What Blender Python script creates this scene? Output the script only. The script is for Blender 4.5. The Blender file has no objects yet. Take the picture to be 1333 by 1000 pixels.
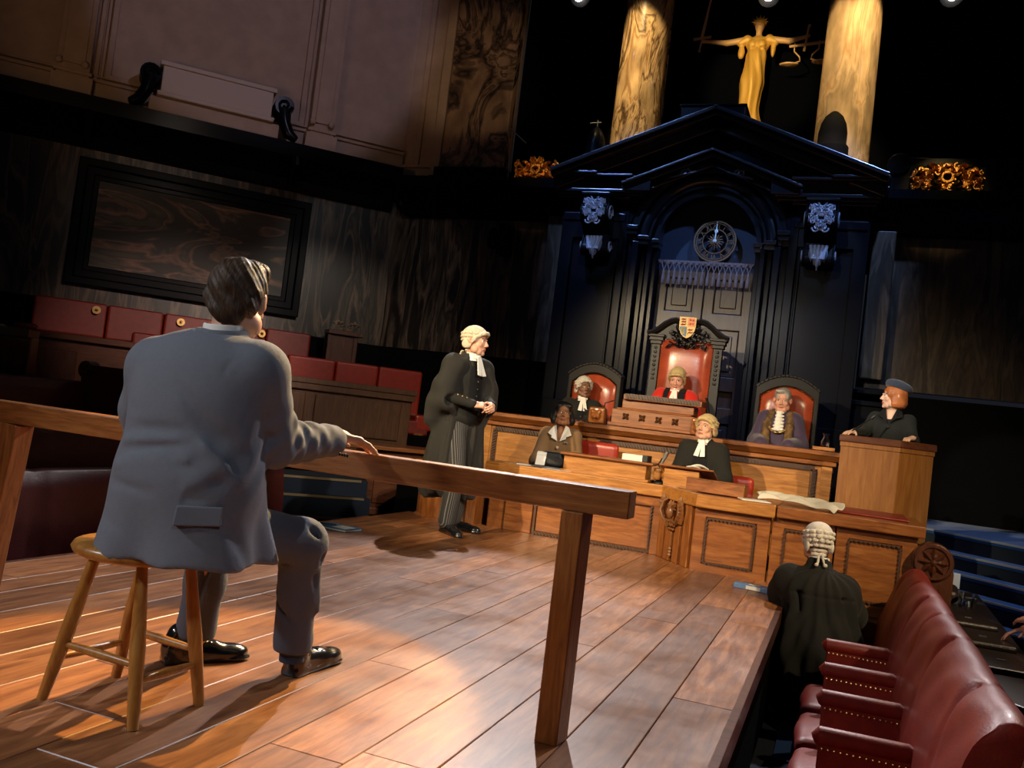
import bpy, math, random
import numpy as np
from mathutils import Matrix, Vector, Euler
random.seed(7); PI=math.pi
JR=random.Random(11); SC=bpy.context.scene; COL=SC.collection
MW={}   # world matrix of every thing / part built so far
# ---------------------------------------------------------------- materials
def newmat(name):
    m=bpy.data.materials.new(name); m.use_nodes=True
    nt=m.node_tree; b=nt.nodes['Principled BSDF']; return m,nt,b
def lk(nt,a,b): nt.links.new(a,b)
def rgba(c): return (c[0],c[1],c[2],1.0)
def plain(name,col,rough=.6,metal=0,coat=0,bump=0,bscale=40,sheen=0,var=0,spec=.5,alpha=None,trans=0,emit=None):
    m,nt,b=newmat(name)
    b.inputs['Base Color'].default_value=rgba(col); b.inputs['Roughness'].default_value=rough
    b.inputs['Metallic'].default_value=metal; b.inputs['Coat Weight'].default_value=coat
    b.inputs['Sheen Weight'].default_value=sheen; b.inputs['Specular IOR Level'].default_value=spec
    b.inputs['Transmission Weight'].default_value=trans
    if emit: b.inputs['Emission Color'].default_value=rgba(col); b.inputs['Emission Strength'].default_value=emit
    if bump or var:
        tc=nt.nodes.new('ShaderNodeTexCoord'); n=nt.nodes.new('ShaderNodeTexNoise')
        n.inputs['Scale'].default_value=bscale; n.inputs['Detail'].default_value=4
        lk(nt,tc.outputs['Object'],n.inputs['Vector'])
        if bump:
            bp=nt.nodes.new('ShaderNodeBump'); bp.inputs['Strength'].default_value=bump; bp.inputs['Distance'].default_value=.01
            lk(nt,n.outputs['Fac'],bp.inputs['Height']); lk(nt,bp.outputs['Normal'],b.inputs['Normal'])
        if var:
            n2=nt.nodes.new('ShaderNodeTexNoise'); n2.inputs['Scale'].default_value=bscale*.15; n2.inputs['Detail'].default_value=5
            lk(nt,tc.outputs['Object'],n2.inputs['Vector'])
            r=ramp(nt,[(.35,tuple(x*(1-var) for x in col)),(.65,tuple(min(1,x*(1+var)) for x in col))])
            lk(nt,n2.outputs['Fac'],r.inputs['Fac']); lk(nt,r.outputs['Color'],b.inputs['Base Color'])
    return m
def ramp(nt,stops):
    r=nt.nodes.new('ShaderNodeValToRGB'); e=r.color_ramp.elements
    e[0].position,e[0].color=stops[0][0],rgba(stops[0][1]); e[1].position,e[1].color=stops[-1][0],rgba(stops[-1][1])
    for p,c in stops[1:-1]:
        k=e.new(p); k.color=rgba(c)
    return r
def wood(name,dark,mid,light,axis='x',scale=1.0,rough=.35,coat=.2,bump=.15,island=0,grain=7,scuff=0):
    m,nt,b=newmat(name); N=nt.nodes
    tc=N.new('ShaderNodeTexCoord'); mp=N.new('ShaderNodeMapping')
    s={'x':(1,grain,grain),'y':(grain,1,grain),'z':(grain,grain,1)}[axis]
    mp.inputs['Scale'].default_value=tuple(v*scale for v in s); lk(nt,tc.outputs['Object'],mp.inputs['Vector'])
    vec=mp.outputs['Vector']
    if island:
        gi=N.new('ShaderNodeNewGeometry'); cv=N.new('ShaderNodeMath'); cv.operation='MULTIPLY'; cv.inputs[1].default_value=37
        lk(nt,gi.outputs['Random Per Island'],cv.inputs[0]); ad=N.new('ShaderNodeVectorMath'); ad.operation='ADD'
        lk(nt,vec,ad.inputs[0]); lk(nt,cv.outputs[0],ad.inputs[1]); vec=ad.outputs[0]
    n=N.new('ShaderNodeTexNoise'); n.inputs['Scale'].default_value=1.6; n.inputs['Detail'].default_value=6; n.inputs['Distortion'].default_value=1.2
    n2=N.new('ShaderNodeTexNoise'); n2.inputs['Scale'].default_value=9; n2.inputs['Detail'].default_value=5; n2.inputs['Roughness'].default_value=.7
    lk(nt,vec,n.inputs['Vector']); lk(nt,vec,n2.inputs['Vector'])
    mx=N.new('ShaderNodeMath'); mx.operation='MULTIPLY_ADD'; mx.inputs[1].default_value=.35; lk(nt,n2.outputs['Fac'],mx.inputs[0])
    sc=N.new('ShaderNodeMath'); sc.operation='MULTIPLY_ADD'; sc.inputs[1].default_value=.85; sc.inputs[2].default_value=-.12; lk(nt,n.outputs['Fac'],sc.inputs[0]); lk(nt,sc.outputs[0],mx.inputs[2])
    r=ramp(nt,[(.28,dark),(.5,mid),(.72,light)]); lk(nt,mx.outputs[0],r.inputs['Fac'])
    colr=r.outputs['Color']
    if island:
        h=N.new('ShaderNodeHueSaturation'); q=N.new('ShaderNodeMapRange'); q.inputs['To Min'].default_value=1-island; q.inputs['To Max'].default_value=1+island
        lk(nt,gi.outputs['Random Per Island'],q.inputs['Value']); lk(nt,q.outputs[0],h.inputs['Value']); lk(nt,colr,h.inputs['Color']); colr=h.outputs['Color']
    lk(nt,colr,b.inputs['Base Color'])
    b.inputs['Roughness'].default_value=rough; b.inputs['Coat Weight'].default_value=coat; b.inputs['Coat Roughness'].default_value=.25
    if scuff:
        n3=N.new('ShaderNodeTexNoise'); n3.inputs['Scale'].default_value=2.2; n3.inputs['Detail'].default_value=7; n3.inputs['Roughness'].default_value=.65
        lk(nt,tc.outputs['Object'],n3.inputs['Vector']); q=N.new('ShaderNodeMapRange'); q.inputs['From Min'].default_value=.35; q.inputs['From Max'].default_value=.7
        q.inputs['To Min'].default_value=rough-scuff*.5; q.inputs['To Max'].default_value=rough+scuff; lk(nt,n3.outputs['Fac'],q.inputs['Value']); lk(nt,q.outputs[0],b.inputs['Roughness'])
    bp=N.new('ShaderNodeBump'); bp.inputs['Strength'].default_value=bump; bp.inputs['Distance'].default_value=.004
    lk(nt,mx.outputs[0],bp.inputs['Height']); lk(nt,bp.outputs['Normal'],b.inputs['Normal'])
    return m
def veined(name,base,vein,vein2,axis='z',scale=1.0,rough=.3,stretch=5,dist=3.0,sharp=.06,coat=.3):
    """polished stone / book-matched veneer with long wandering veins"""
    m,nt,b=newmat(name); N=nt.nodes
    tc=N.new('ShaderNodeTexCoord'); mp=N.new('ShaderNodeMapping')
    s={'x':(1,stretch,stretch),'y':(stretch,1,stretch),'z':(stretch,stretch,1)}[axis]
    mp.inputs['Scale'].default_value=tuple(v*scale for v in s); lk(nt,tc.outputs['Object'],mp.inputs['Vector'])
    n=N.new('ShaderNodeTexNoise'); n.inputs['Scale'].default_value=.55; n.inputs['Detail'].default_value=5; n.inputs['Distortion'].default_value=dist
    lk(nt,mp.outputs['Vector'],n.inputs['Vector'])
    r=ramp(nt,[(.30,base),(.43,tuple(x*.6 for x in base)),(.5-sharp,base),(.5,vein),(.5+sharp,base),(.60,vein2),(.66,base)])
    lk(nt,n.outputs['Fac'],r.inputs['Fac'])
    n2=N.new('ShaderNodeTexNoise'); n2.inputs['Scale'].default_value=2.4; n2.inputs['Detail'].default_value=6; lk(nt,mp.outputs['Vector'],n2.inputs['Vector'])
    r2=ramp(nt,[(.3,(.55,.55,.55)),(.7,(1.25,1.25,1.25))]); lk(nt,n2.outputs['Fac'],r2.inputs['Fac'])
    mx=N.new('ShaderNodeMixRGB'); mx.blend_type='MULTIPLY'; mx.inputs[0].default_value=1; lk(nt,r.outputs['Color'],mx.inputs[1]); lk(nt,r2.outputs['Color'],mx.inputs[2])
    lk(nt,mx.outputs[0],b.inputs['Base Color']); b.inputs['Roughness'].default_value=rough; b.inputs['Coat Weight'].default_value=coat
    return m
# ---------------------------------------------------------------- mesh builder
def rotz(a): return Matrix.Rotation(a,4,'Z')
def frame(loc,rz=0,rx=0,ry=0): return Matrix.Translation(loc)@Euler((rx,ry,rz)).to_matrix().to_4x4()
class MB:
    def __init__(s): s.v=[]; s.f=[]; s.m=[]; s.M=Matrix()
    def add(s,vs,fs,mi=0):
        o=len(s.v); s.v+=[tuple(s.M@Vector(v)) for v in vs]; s.f+=[tuple(o+i for i in f) for f in fs]; s.m+=[mi]*len(fs); return s
    def box(s,x0,x1,y0,y1,z0,z1,mi=0):
        j=[JR.uniform(-.0005,.0005) for _ in range(6)]; x0+=j[0];x1+=j[1];y0+=j[2];y1+=j[3];z0+=j[4];z1+=j[5]
        v=[(x,y,z) for x in (x0,x1) for y in (y0,y1) for z in (z0,z1)]
        return s.add(v,[(0,1,3,2),(4,6,7,5),(0,4,5,1),(2,3,7,6),(0,2,6,4),(1,5,7,3)],mi)
    def bar(s,a,b,w,h,up=(0,0,1),mi=0,w2=None,h2=None):
        """a beam from a to b, w across, h along the up direction"""
        a=Vector(a); b=Vector(b); d=(b-a).normalized(); r=d.cross(Vector(up)).normalized(); u=r.cross(d)
        w2=w if w2 is None else w2; h2=h if h2 is None else h2
        v=[a-r*w/2-u*h/2,a+r*w/2-u*h/2,a+r*w/2+u*h/2,a-r*w/2+u*h/2,b-r*w2/2-u*h2/2,b+r*w2/2-u*h2/2,b+r*w2/2+u*h2/2,b-r*w2/2+u*h2/2]
        return s.add(v,[(3,2,1,0),(4,5,6,7),(0,1,5,4),(1,2,6,5),(2,3,7,6),(3,0,4,7)],mi)
    def tube(s,pts,rad,n=10,mi=0,cap=True):
        pts=[Vector(p) for p in pts]; R=rad if isinstance(rad,(list,tuple)) else [rad]*len(pts)
        vs=[];fs=[]; pu=None
        for i,p in enumerate(pts):
            d=(pts[min(i+1,len(pts)-1)]-pts[max(i-1,0)]).normalized()
            u=pu if pu is not None else (Vector((0,0,1)) if abs(d.z)<.9 else Vector((1,0,0)))
            r=d.cross(u); 
            if r.length<1e-5: r=d.cross(Vector((0,1,0)))
            r.normalize(); u=r.cross(d).normalized(); pu=u
            for k in range(n):
                a=2*PI*k/n; vs.append(p+(r*math.cos(a)+u*math.sin(a))*R[i])
        for i in range(len(pts)-1):
            for k in range(n):
                fs.append((i*n+k,i*n+(k+1)%n,(i+1)*n+(k+1)%n,(i+1)*n+k))
        if cap: fs+= [tuple(range(n))[::-1], tuple((len(pts)-1)*n+k for k in range(n))]
        return s.add(vs,fs,mi)
    def lathe(s,c,prof,n=24,mi=0,a0=0,a1=2*PI,sy=1.0):
        """prof: (radius,height) from bottom to top about the z axis at c"""
        full=abs(a1-a0-2*PI)<1e-6; nn=n if full else n+1; vs=[];fs=[]
        for r,h in prof:
            for k in range(nn):
                a=a0+(a1-a0)*k/n; vs.append((c[0]+r*math.cos(a),c[1]+r*math.sin(a)*sy,c[2]+h))
        for i in range(len(prof)-1):
            for k in range(n):
                k2=(k+1)%nn; fs.append((i*nn+k,i*nn+k2,(i+1)*nn+k2,(i+1)*nn+k))
        if full: fs+=[tuple(range(nn))[::-1],tuple((len(prof)-1)*nn+k for k in range(nn))]
        return s.add(vs,fs,mi)
    def ball(s,c,r,n=10,mi=0,sc=(1,1,1)):
        vs=[];fs=[];m=max(4,n//2)
        for i in range(m+1):
            t=PI*i/m
            for k in range(n):
                a=2*PI*k/n; vs.append((c[0]+r*sc[0]*math.sin(t)*math.cos(a),c[1]+r*sc[1]*math.sin(t)*math.sin(a),c[2]-r*sc[2]*math.cos(t)))
        for i in range(m):
            for k in range(n): fs.append((i*n+k,i*n+(k+1)%n,(i+1)*n+(k+1)%n,(i+1)*n+k))
        return s.add(vs,fs,mi)
    def prism(s,poly,y0,y1,mi=0):
        """poly in the xz plane pushed from y0 to y1"""
        n=len(poly); vs=[(p[0],y0,p[1]) for p in poly]+[(p[0],y1,p[1]) for p in poly]
        fs=[tuple(range(n)),tuple(range(2*n-1,n-1,-1))]+[(i,i+n,(i+1)%n+n,(i+1)%n) for i in range(n)]
        return s.add(vs,fs,mi)
    def prismz(s,poly,z0,z1,mi=0):
        n=len(poly); vs=[(p[0],p[1],z0) for p in poly]+[(p[0],p[1],z1) for p in poly]
        fs=[tuple(range(n))[::-1],tuple(range(n,2*n))]+[(i,(i+1)%n,(i+1)%n+n,i+n) for i in range(n)]
        return s.add(vs,fs,mi)
    def prismx(s,poly,x0,x1,mi=0):
        """poly in the yz plane pushed from x0 to x1"""
        n=len(poly); vs=[(x0,p[0],p[1]) for p in poly]+[(x1,p[0],p[1]) for p in poly]
        fs=[tuple(range(n))[::-1],tuple(range(n,2*n))]+[(i,(i+1)%n,(i+1)%n+n,i+n) for i in range(n)]
        return s.add(vs,fs,mi)
    def ringband(s,cx,cz,r0,r1,y0,y1,a0=0,a1=PI,n=32,mi=0):
        """an arch band in the xz plane"""
        P=[(cx+r0*math.cos(a0+(a1-a0)*k/n),cz+r0*math.sin(a0+(a1-a0)*k/n)) for k in range(n+1)]
        Q=[(cx+r1*math.cos(a0+(a1-a0)*k/n),cz+r1*math.sin(a0+(a1-a0)*k/n)) for k in range(n+1)]
        vs=[];fs=[]
        for k in range(n+1): vs+=[(P[k][0],y0,P[k][1]),(Q[k][0],y0,Q[k][1]),(Q[k][0],y1,Q[k][1]),(P[k][0],y1,P[k][1])]
        for k in range(n):
            a=4*k;b=a+4
            fs+=[(a,a+1,b+1,b),(a+1,a+2,b+2,b+1),(a+2,a+3,b+3,b+2),(a+3,a,b,b+3)]
        fs+=[(0,3,2,1),(4*n,4*n+1,4*n+2,4*n+3)]
        return s.add(vs,fs,mi)
    def scroll(s,c,r,turns,rad,plane='xz',flip=1,start=0,n=8,mi=0,shrink=.15):
        pts=[];rr=[]; N=int(14*turns)+2
        for i in range(N):
            t=i/(N-1); a=start+flip*2*PI*turns*t; q=r*(1-(1-shrink)*t)
            x,z=q*math.cos(a),q*math.sin(a)
            pts.append((c[0]+x,c[1],c[2]+z) if plane=='xz' else (c[0],c[1]+x,c[2]+z)); rr.append(rad*(1-.5*t))
        return s.tube(pts,rr,n,mi)
    def text(s,txt,size,M,depth=.002,mi=0):
        cu=bpy.data.curves.new('t','FONT'); cu.body=txt; cu.size=size; cu.extrude=depth; cu.align_x='CENTER'; cu.align_y='CENTER'; cu.resolution_u=2
        o=bpy.data.objects.new('t',cu); COL.objects.link(o); dg=bpy.context.evaluated_depsgraph_get()
        me=bpy.data.meshes.new_from_object(o.evaluated_get(dg)); s.add([M@v.co for v in me.vertices],[tuple(p.vertices) for p in me.polygons],mi)
        bpy.data.objects.remove(o); bpy.data.meshes.remove(me); return s
def tag(o,label=None,cat=None,group=None,kind=None):
    if label: o['label']=label
    if cat: o['category']=cat
    if group: o['group']=group
    if kind: o['kind']=kind
    return o
def thing(name,label,cat,loc=(0,0,0),rz=0,group=None,kind=None):
    o=bpy.data.objects.new(name,None); COL.objects.link(o); o.empty_display_size=.1
    o.location=loc; o.rotation_euler=(0,0,rz); MW[o.name]=frame(loc,rz); tag(o,label,cat,group,kind); return o
def link(name,me,mats,parent=None,bevel=0,smooth=False,world=True,angle=40,seg=2,sub=0):
    o=bpy.data.objects.new(name,me); COL.objects.link(o)
    for m in (mats if isinstance(mats,(list,tuple)) else [mats]): me.materials.append(m)
    if parent is not None:
        o.parent=parent
        if world: me.transform(MW[parent.name].inverted())
        MW[o.name]=MW[parent.name]
    else: MW[o.name]=Matrix()
    if smooth:
        me.shade_smooth()
        if angle and angle<180: me.set_sharp_from_angle(angle=math.radians(angle))
    if bevel:
        b=o.modifiers.new('bevel','BEVEL'); b.width=bevel; b.segments=seg; b.limit_method='ANGLE'; b.angle_limit=math.radians(35); b.harden_normals=False
    if sub:
        q=o.modifiers.new('sub','SUBSURF'); q.levels=sub; q.render_levels=sub
    return o
def obj(name,mb,mats,parent=None,bevel=0,smooth=False,world=True,label=None,angle=40,seg=2,sub=0):
    me=bpy.data.meshes.new(name); me.from_pydata([tuple(v) for v in mb.v],[],mb.f); 
    if any(mb.m): me.polygons.foreach_set('material_index',mb.m)
    me.update(); me.validate()
    import bmesh
    bm=bmesh.new(); bm.from_mesh(me); bmesh.ops.recalc_face_normals(bm,faces=bm.faces); bm.to_mesh(me); bm.free()
    o=link(name,me,mats,parent,bevel,smooth,world,angle,seg,sub)
    if label: o['label']=label
    return o
def recentre(o):
    """put a single mesh thing's origin at its base"""
    me=o.data; n=len(me.vertices); a=np.empty(n*3,np.float32); me.vertices.foreach_get('co',a); a=a.reshape(-1,3)
    c=Vector(((a[:,0].min()+a[:,0].max())/2,(a[:,1].min()+a[:,1].max())/2,a[:,2].min()))
    me.transform(Matrix.Translation(-c)); o.location=c; MW[o.name]=Matrix.Translation(c); return o
def single(name,mb,mats,label,cat,group=None,**k):
    o=obj(name,mb,mats,None,**k); recentre(o); return tag(o,label,cat,group)
def struct(name,mb,mats,**k):
    o=obj(name,mb,mats,None,**k); o['kind']='structure'; return o
def dup(root,loc,rz=0,label=None,group=None):
    r=root.copy(); COL.objects.link(r); r.location=loc; r.rotation_euler=(0,0,rz); MW[r.name]=frame(loc,rz)
    if label: r['label']=label
    if group: r['group']=group
    for ch in list(root.children):
        c=ch.copy(); COL.objects.link(c); c.parent=r; MW[c.name]=MW[r.name]
        for g in ch.children:
            d=g.copy(); COL.objects.link(d); d.parent=c
    return r
# ---------------------------------------------------------------- implicit surfaces
def V(*a): return np.array(a,float)
class SDF:
    """smoothly blended solid shapes, meshed in one closed skin"""
    def __init__(s): s.p=[]; s.paint=[]; s.fold=None; s.M=np.eye(4)
    def _b(s,lo,hi): return (np.array(lo,float),np.array(hi,float))
    def put(s,kind,k,M,args,sub,loc_lo,loc_hi):
        M=s.M@(np.eye(4) if M is None else np.array(M)); 
        c=np.array([[x,y,z,1] for x in (loc_lo[0],loc_hi[0]) for y in (loc_lo[1],loc_hi[1]) for z in (loc_lo[2],loc_hi[2])])@M.T
        return (kind,k,np.linalg.inv(M),args,sub,c[:,:3].min(0),c[:,:3].max(0))
    def cap(s,a,b,ra,rb=None,k=.02,sub=False,M=None,fl=(1,1,1)):
        """tapered limb from a to b"""
        rb=ra if rb is None else rb; a=np.array(a,float); b=np.array(b,float); r=max(ra,rb)
        s.p.append(s.put('cap',k,M,(a,b,ra,rb),sub,np.minimum(a,b)-r,np.maximum(a,b)+r)); return s
    def ell(s,c,r,k=.02,sub=False,M=None,rot=None):
        T=np.eye(4); T[:3,3]=c
        if rot is not None: T[:3,:3]=np.array(Euler(rot).to_matrix())
        T=(np.eye(4) if M is None else np.array(M))@T; r=np.array(r,float)
        s.p.append(s.put('ell',k,T,(r,),sub,-r,r)); return s
    def box(s,c,h,rd=.01,k=.01,sub=False,M=None,rot=None):
        T=np.eye(4); T[:3,3]=c
        if rot is not None: T[:3,:3]=np.array(Euler(rot).to_matrix())
        T=(np.eye(4) if M is None else np.array(M))@T; h=np.array(h,float)
        s.p.append(s.put('box',k,T,(h,rd),sub,-h,h)); return s
    def chain(s,pts,rad,k=.02,sub=False,M=None):
        for i in range(len(pts)-1): s.cap(pts[i],pts[i+1],rad[i],rad[i+1],k,sub,M)
        return s
    def color(s,kind,args,mi,M=None):
        """faces whose centre lies within the shape take material mi"""
        Mi=np.linalg.inv(s.M@(np.eye(4) if M is None else np.array(M))); s.paint.append((kind,Mi,args,mi)); return s
    @staticmethod
    def ev(kind,P,args):
        if kind=='cap':
            a,b,ra,rb=args; d=b-a; L=max(float(d@d),1e-12); t=np.clip(((P-a)@d)/L,0,1)
            q=P-a-t[...,None]*d; return np.sqrt((q*q).sum(-1))-(ra+(rb-ra)*t)
        if kind=='ell':
            r=args[0]; q=P/r; k0=np.sqrt((q*q).sum(-1)); q2=q/r; k1=np.sqrt((q2*q2).sum(-1))+1e-9; return k0*(k0-1)/k1
        if kind=='box':
            h,rd=args; q=np.abs(P)-h+rd; return np.sqrt((np.maximum(q,0)**2).sum(-1))+np.minimum(q.max(-1),0)-rd
        if kind=='fn': return args[0](P)
    def mesh(s,name,h,smooth=1,pad=None,clip=None):
        lo=np.min([p[5] for p in s.p if not p[4]],axis=0)-.03-2*h; hi=np.max([p[6] for p in s.p if not p[4]],axis=0)+.03+2*h
        if clip: lo=np.maximum(lo,clip[0]); hi=np.minimum(hi,clip[1])
        n=np.ceil((hi-lo)/h).astype(int)+1
        ax=[(lo[i]+h*np.arange(n[i])).astype(np.float32) for i in range(3)]
        F=np.full(n,.2,np.float32)
        for kind,k,Mi,args,sub,bl,bh in s.p:
            m=k*1.2+3*h+.004
            i0=np.maximum(np.floor((bl-m-lo)/h).astype(int),0); i1=np.minimum(np.ceil((bh+m-lo)/h).astype(int)+1,n)
            if (i1<=i0).any(): continue
            sl=tuple(slice(a,b) for a,b in zip(i0,i1))
            X,Y,Z=np.meshgrid(ax[0][sl[0]],ax[1][sl[1]],ax[2][sl[2]],indexing='ij')
            P=np.stack([X,Y,Z],-1)@Mi[:3,:3].T.astype(np.float32)+Mi[:3,3].astype(np.float32)
            d=s.ev(kind,P,args).astype(np.float32); f=F[sl]
            if not sub:
                hh=np.clip(.5+.5*(f-d)/k,0,1); F[sl]=f*(1-hh)+d*hh-k*hh*(1-hh)
            else:
                hh=np.clip(.5-.5*(f+d)/k,0,1); F[sl]=f*(1-hh)-d*hh+k*hh*(1-hh)
        if s.fold is not None:
            near=np.abs(F)<.06; ii=np.nonzero(near)
            P=np.stack([ax[0][ii[0]],ax[1][ii[1]],ax[2][ii[2]]],-1); F[near]+=s.fold(P).astype(np.float32)
        F[0]=F[-1]=.2; F[:,0]=F[:,-1]=.2; F[:,:,0]=F[:,:,-1]=.2
        vs,fs=nets(F,lo,h)
        for _ in range(smooth): vs=relax(vs,fs)
        me=bpy.data.meshes.new(name); nv=len(vs); nf=len(fs)
        me.vertices.add(nv); me.vertices.foreach_set('co',vs.astype(np.float32).ravel())
        me.loops.add(nf*4); me.loops.foreach_set('vertex_index',fs.astype(np.int32).ravel())
        me.polygons.add(nf); me.polygons.foreach_set('loop_start',np.arange(0,nf*4,4,dtype=np.int32))
        if s.paint:
            C=vs[fs].mean(1); mi=np.zeros(nf,np.int32)
            for kind,Mi,args,m in s.paint:
                d=s.ev(kind,C@Mi[:3,:3].T+Mi[:3,3],args); mi[d<0]=m
            me.polygons.foreach_set('material_index',mi)
        me.update(calc_edges=True); me.validate(); me.shade_smooth(); return me
def nets(F,lo,h):
    S=F<0; n=np.array(F.shape)-1
    cnt=np.zeros(n,np.int8)
    for dx in (0,1):
        for dy in (0,1):
            for dz in (0,1): cnt+=S[dx:n[0]+dx,dy:n[1]+dy,dz:n[2]+dz]
    act=(cnt>0)&(cnt<8); I=np.stack(np.nonzero(act),-1); idx=np.full(n,-1,np.int64); idx[act]=np.arange(len(I))
    pos=np.zeros((len(I),3)); w=np.zeros(len(I))
    cs=[(a,b,c) for a in (0,1) for b in (0,1) for c in (0,1)]
    val={c:F[I[:,0]+c[0],I[:,1]+c[1],I[:,2]+c[2]] for c in cs}
    for c in cs:
        for d in range(3):
            if c[d]==0:
                e=list(c); e[d]=1; e=tuple(e); a=val[c]; b=val[e]; x=(a<0)!=(b<0)
                t=np.where(x,a/np.where(x,a-b,1),0); p=np.zeros((len(I),3)); p[:]=c; p[:,d]+=t
                pos[x]+=p[x]; w[x]+=1
    vs=lo+h*(I+pos/w[:,None])
    fs=[]
    for d in range(3):
        a=[slice(1,-1)]*3; a[d]=slice(0,-1); b=[slice(1,-1)]*3; b[d]=slice(1,None)
        A=S[tuple(a)];B=S[tuple(b)]; x=np.stack(np.nonzero(A!=B),-1)
        if not len(x): continue
        inn=A[tuple(x.T)]; g=x.copy(); 
        for q in range(3):
            if q!=d: g[:,q]+=1
        u,v=[(1,2),(2,0),(0,1)][d]
        def at(du,dv):
            y=g.copy(); y[:,u]-=du; y[:,v]-=dv; return idx[tuple(y.T)]
        Q=np.stack([at(1,1),at(0,1),at(0,0),at(1,0)],-1); Q[~inn]=Q[~inn][:,::-1]; fs.append(Q)
    return vs,np.concatenate(fs)
def relax(vs,fs,t=.5):
    acc=np.zeros_like(vs); c=np.zeros(len(vs))
    for i in range(4):
        a=fs[:,i];b=fs[:,(i+1)%4]
        for q in range(3): acc[:,q]+=np.bincount(a,vs[b][:,q],len(vs))
        c+=np.bincount(a,minlength=len(vs))
    m=acc/np.maximum(c,1)[:,None]; return vs*(1-t)+m*t
def skin(name,sdf,h,mats,parent=None,smooth=1,label=None,clip=None):
    me=sdf.mesh(name,h,smooth,clip=clip); o=link(name,me,mats,parent,world=True)
    if label: o['label']=label
    return o
def noise3(P,s,seed=0):
    """cheap smooth pseudo noise in -1..1"""
    r=np.random.RandomState(seed); out=0
    for i in range(5):
        k=r.normal(size=3)*s; out=out+np.sin(P@k+r.rand()*6.28)
    return out/3.0
# ================================================================ camera
def make_camera():
    f,yaw,pit,rol=1168.0,math.radians(20.6),math.radians(2.0),math.radians(6.85)
    F=Vector((-math.sin(yaw)*math.cos(pit),math.cos(yaw)*math.cos(pit),math.sin(pit)))
    R=Vector((math.cos(yaw),math.sin(yaw),0)); U=R.cross(F)
    R2=R*math.cos(rol)+U*math.sin(rol); U2=-R*math.sin(rol)+U*math.cos(rol)
    cd=bpy.data.cameras.new('camera'); cd.sensor_width=36; cd.lens=36*f/1333; cd.clip_start=.05; cd.clip_end=100
    c=bpy.data.objects.new('camera',cd); COL.objects.link(c)
    c.matrix_world=Matrix(((R2.x,U2.x,-F.x,0),(R2.y,U2.y,-F.y,0),(R2.z,U2.z,-F.z,1.02),(0,0,0,1)))
    SC.camera=c
make_camera()
# ================================================================ materials
M={}
M['stage']=wood('stage boards',(.12,.042,.016),(.25,.098,.036),(.40,.175,.066),'y',1.5,.38,.12,.12,island=.5,grain=9,scuff=.14)
M['oak']=wood('golden oak',(.25,.09,.016),(.42,.17,.035),(.55,.26,.07),'x',2.2,.34,.3,.1,grain=9)
M['oakz']=wood('golden oak upright',(.22,.075,.014),(.36,.14,.03),(.47,.21,.055),'z',2.2,.34,.3,.1,grain=9)
M['rail']=wood('dock oak',(.16,.048,.009),(.29,.10,.022),(.40,.165,.04),'x',2.4,.38,.25,.12,grain=11)
M['railz']=wood('dock oak upright',(.16,.048,.009),(.29,.10,.022),(.40,.165,.04),'z',2.4,.38,.25,.12,grain=11)
M['redoak']=wood('desk oak',(.15,.045,.012),(.27,.09,.022),(.38,.15,.04),'x',2.0,.3,.35,.1,grain=8)
M['redoakz']=wood('desk oak upright',(.15,.045,.012),(.27,.09,.022),(.38,.15,.04),'z',2.0,.3,.35,.1,grain=8)
M['desktop']=wood('red varnished desk top',(.16,.035,.012),(.25,.06,.02),(.32,.09,.03),'x',2.0,.24,.4,.05,grain=8)
M['mahog']=wood('dark mahogany',(.05,.014,.007),(.085,.026,.012),(.13,.045,.02),'z',2.0,.3,.35,.08)
M['mahogx']=wood('dark mahogany lengthwise',(.06,.018,.008),(.11,.035,.014),(.16,.055,.022),'x',2.0,.3,.35,.08)
M['carved']=plain('carved walnut',(.20,.08,.028),.38,0,.3)
M['carvedark']=plain('carved moulding in dark oak',(.075,.03,.012),.45,0,.2)
M['doorwood']=wood('old door oak',(.028,.014,.010),(.05,.025,.018),(.075,.04,.028),'z',2.0,.42,.2,.1)
M['stool']=wood('stool beech',(.30,.11,.016),(.42,.18,.034),(.52,.26,.06),'z',3,.35,.3,.05)
M['black']=plain('black lacquered timber',(.0026,.0031,.0055),.45,0,.14,bump=.03,bscale=6,spec=.06); M['black'].node_tree.nodes['Principled BSDF'].inputs['Coat Roughness'].default_value=.2
M['blackgloss']=plain('polished black moulding',(.003,.0036,.0065),.3,0,.6,spec=.4); M['blackgloss'].node_tree.nodes['Principled BSDF'].inputs['Coat Roughness'].default_value=.22
M['navy']=plain('deep blue tympanum',(.008,.016,.035),.6)
M['dark']=plain('near black plinth',(.0035,.0035,.0035),.8,spec=.04)
M['drape']=plain('black velvet backcloth',(.0025,.003,.005),1,spec=.02)
M['ebon']=plain('ebonised carved chair frame',(.013,.011,.010),.4,0,.1,spec=.3)
M['plaster']=plain('tan painted plaster',(.44,.31,.22),.8,bump=.1,bscale=30,var=.08)
M['plasterlight']=plain('pale painted plaster',(.56,.45,.35),.75)
M['marblewall']=veined('striped dark stone panel',(.028,.020,.015),(.15,.10,.066),(.085,.06,.038),'z',1.1,.3,stretch=6,dist=.9,sharp=.05,coat=.2)
M['woodwall']=veined('dark streaked timber panel',(.045,.031,.02),(.10,.07,.045),(.075,.05,.034),'z',1.4,.35,stretch=6,dist=.8,coat=.2)
M['marblepic']=veined('landscape veined stone slab',(.045,.03,.02),(.27,.13,.075),(.12,.09,.05),'x',.9,.5,stretch=3.2,dist=2.2,sharp=.045,coat=0)
M['pilaster']=veined('tan and black veined stone',(.33,.2,.11),(.035,.022,.014),(.08,.05,.03),'z',1.2,.25,stretch=1.8,dist=3.2,sharp=.08,coat=.3)
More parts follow.
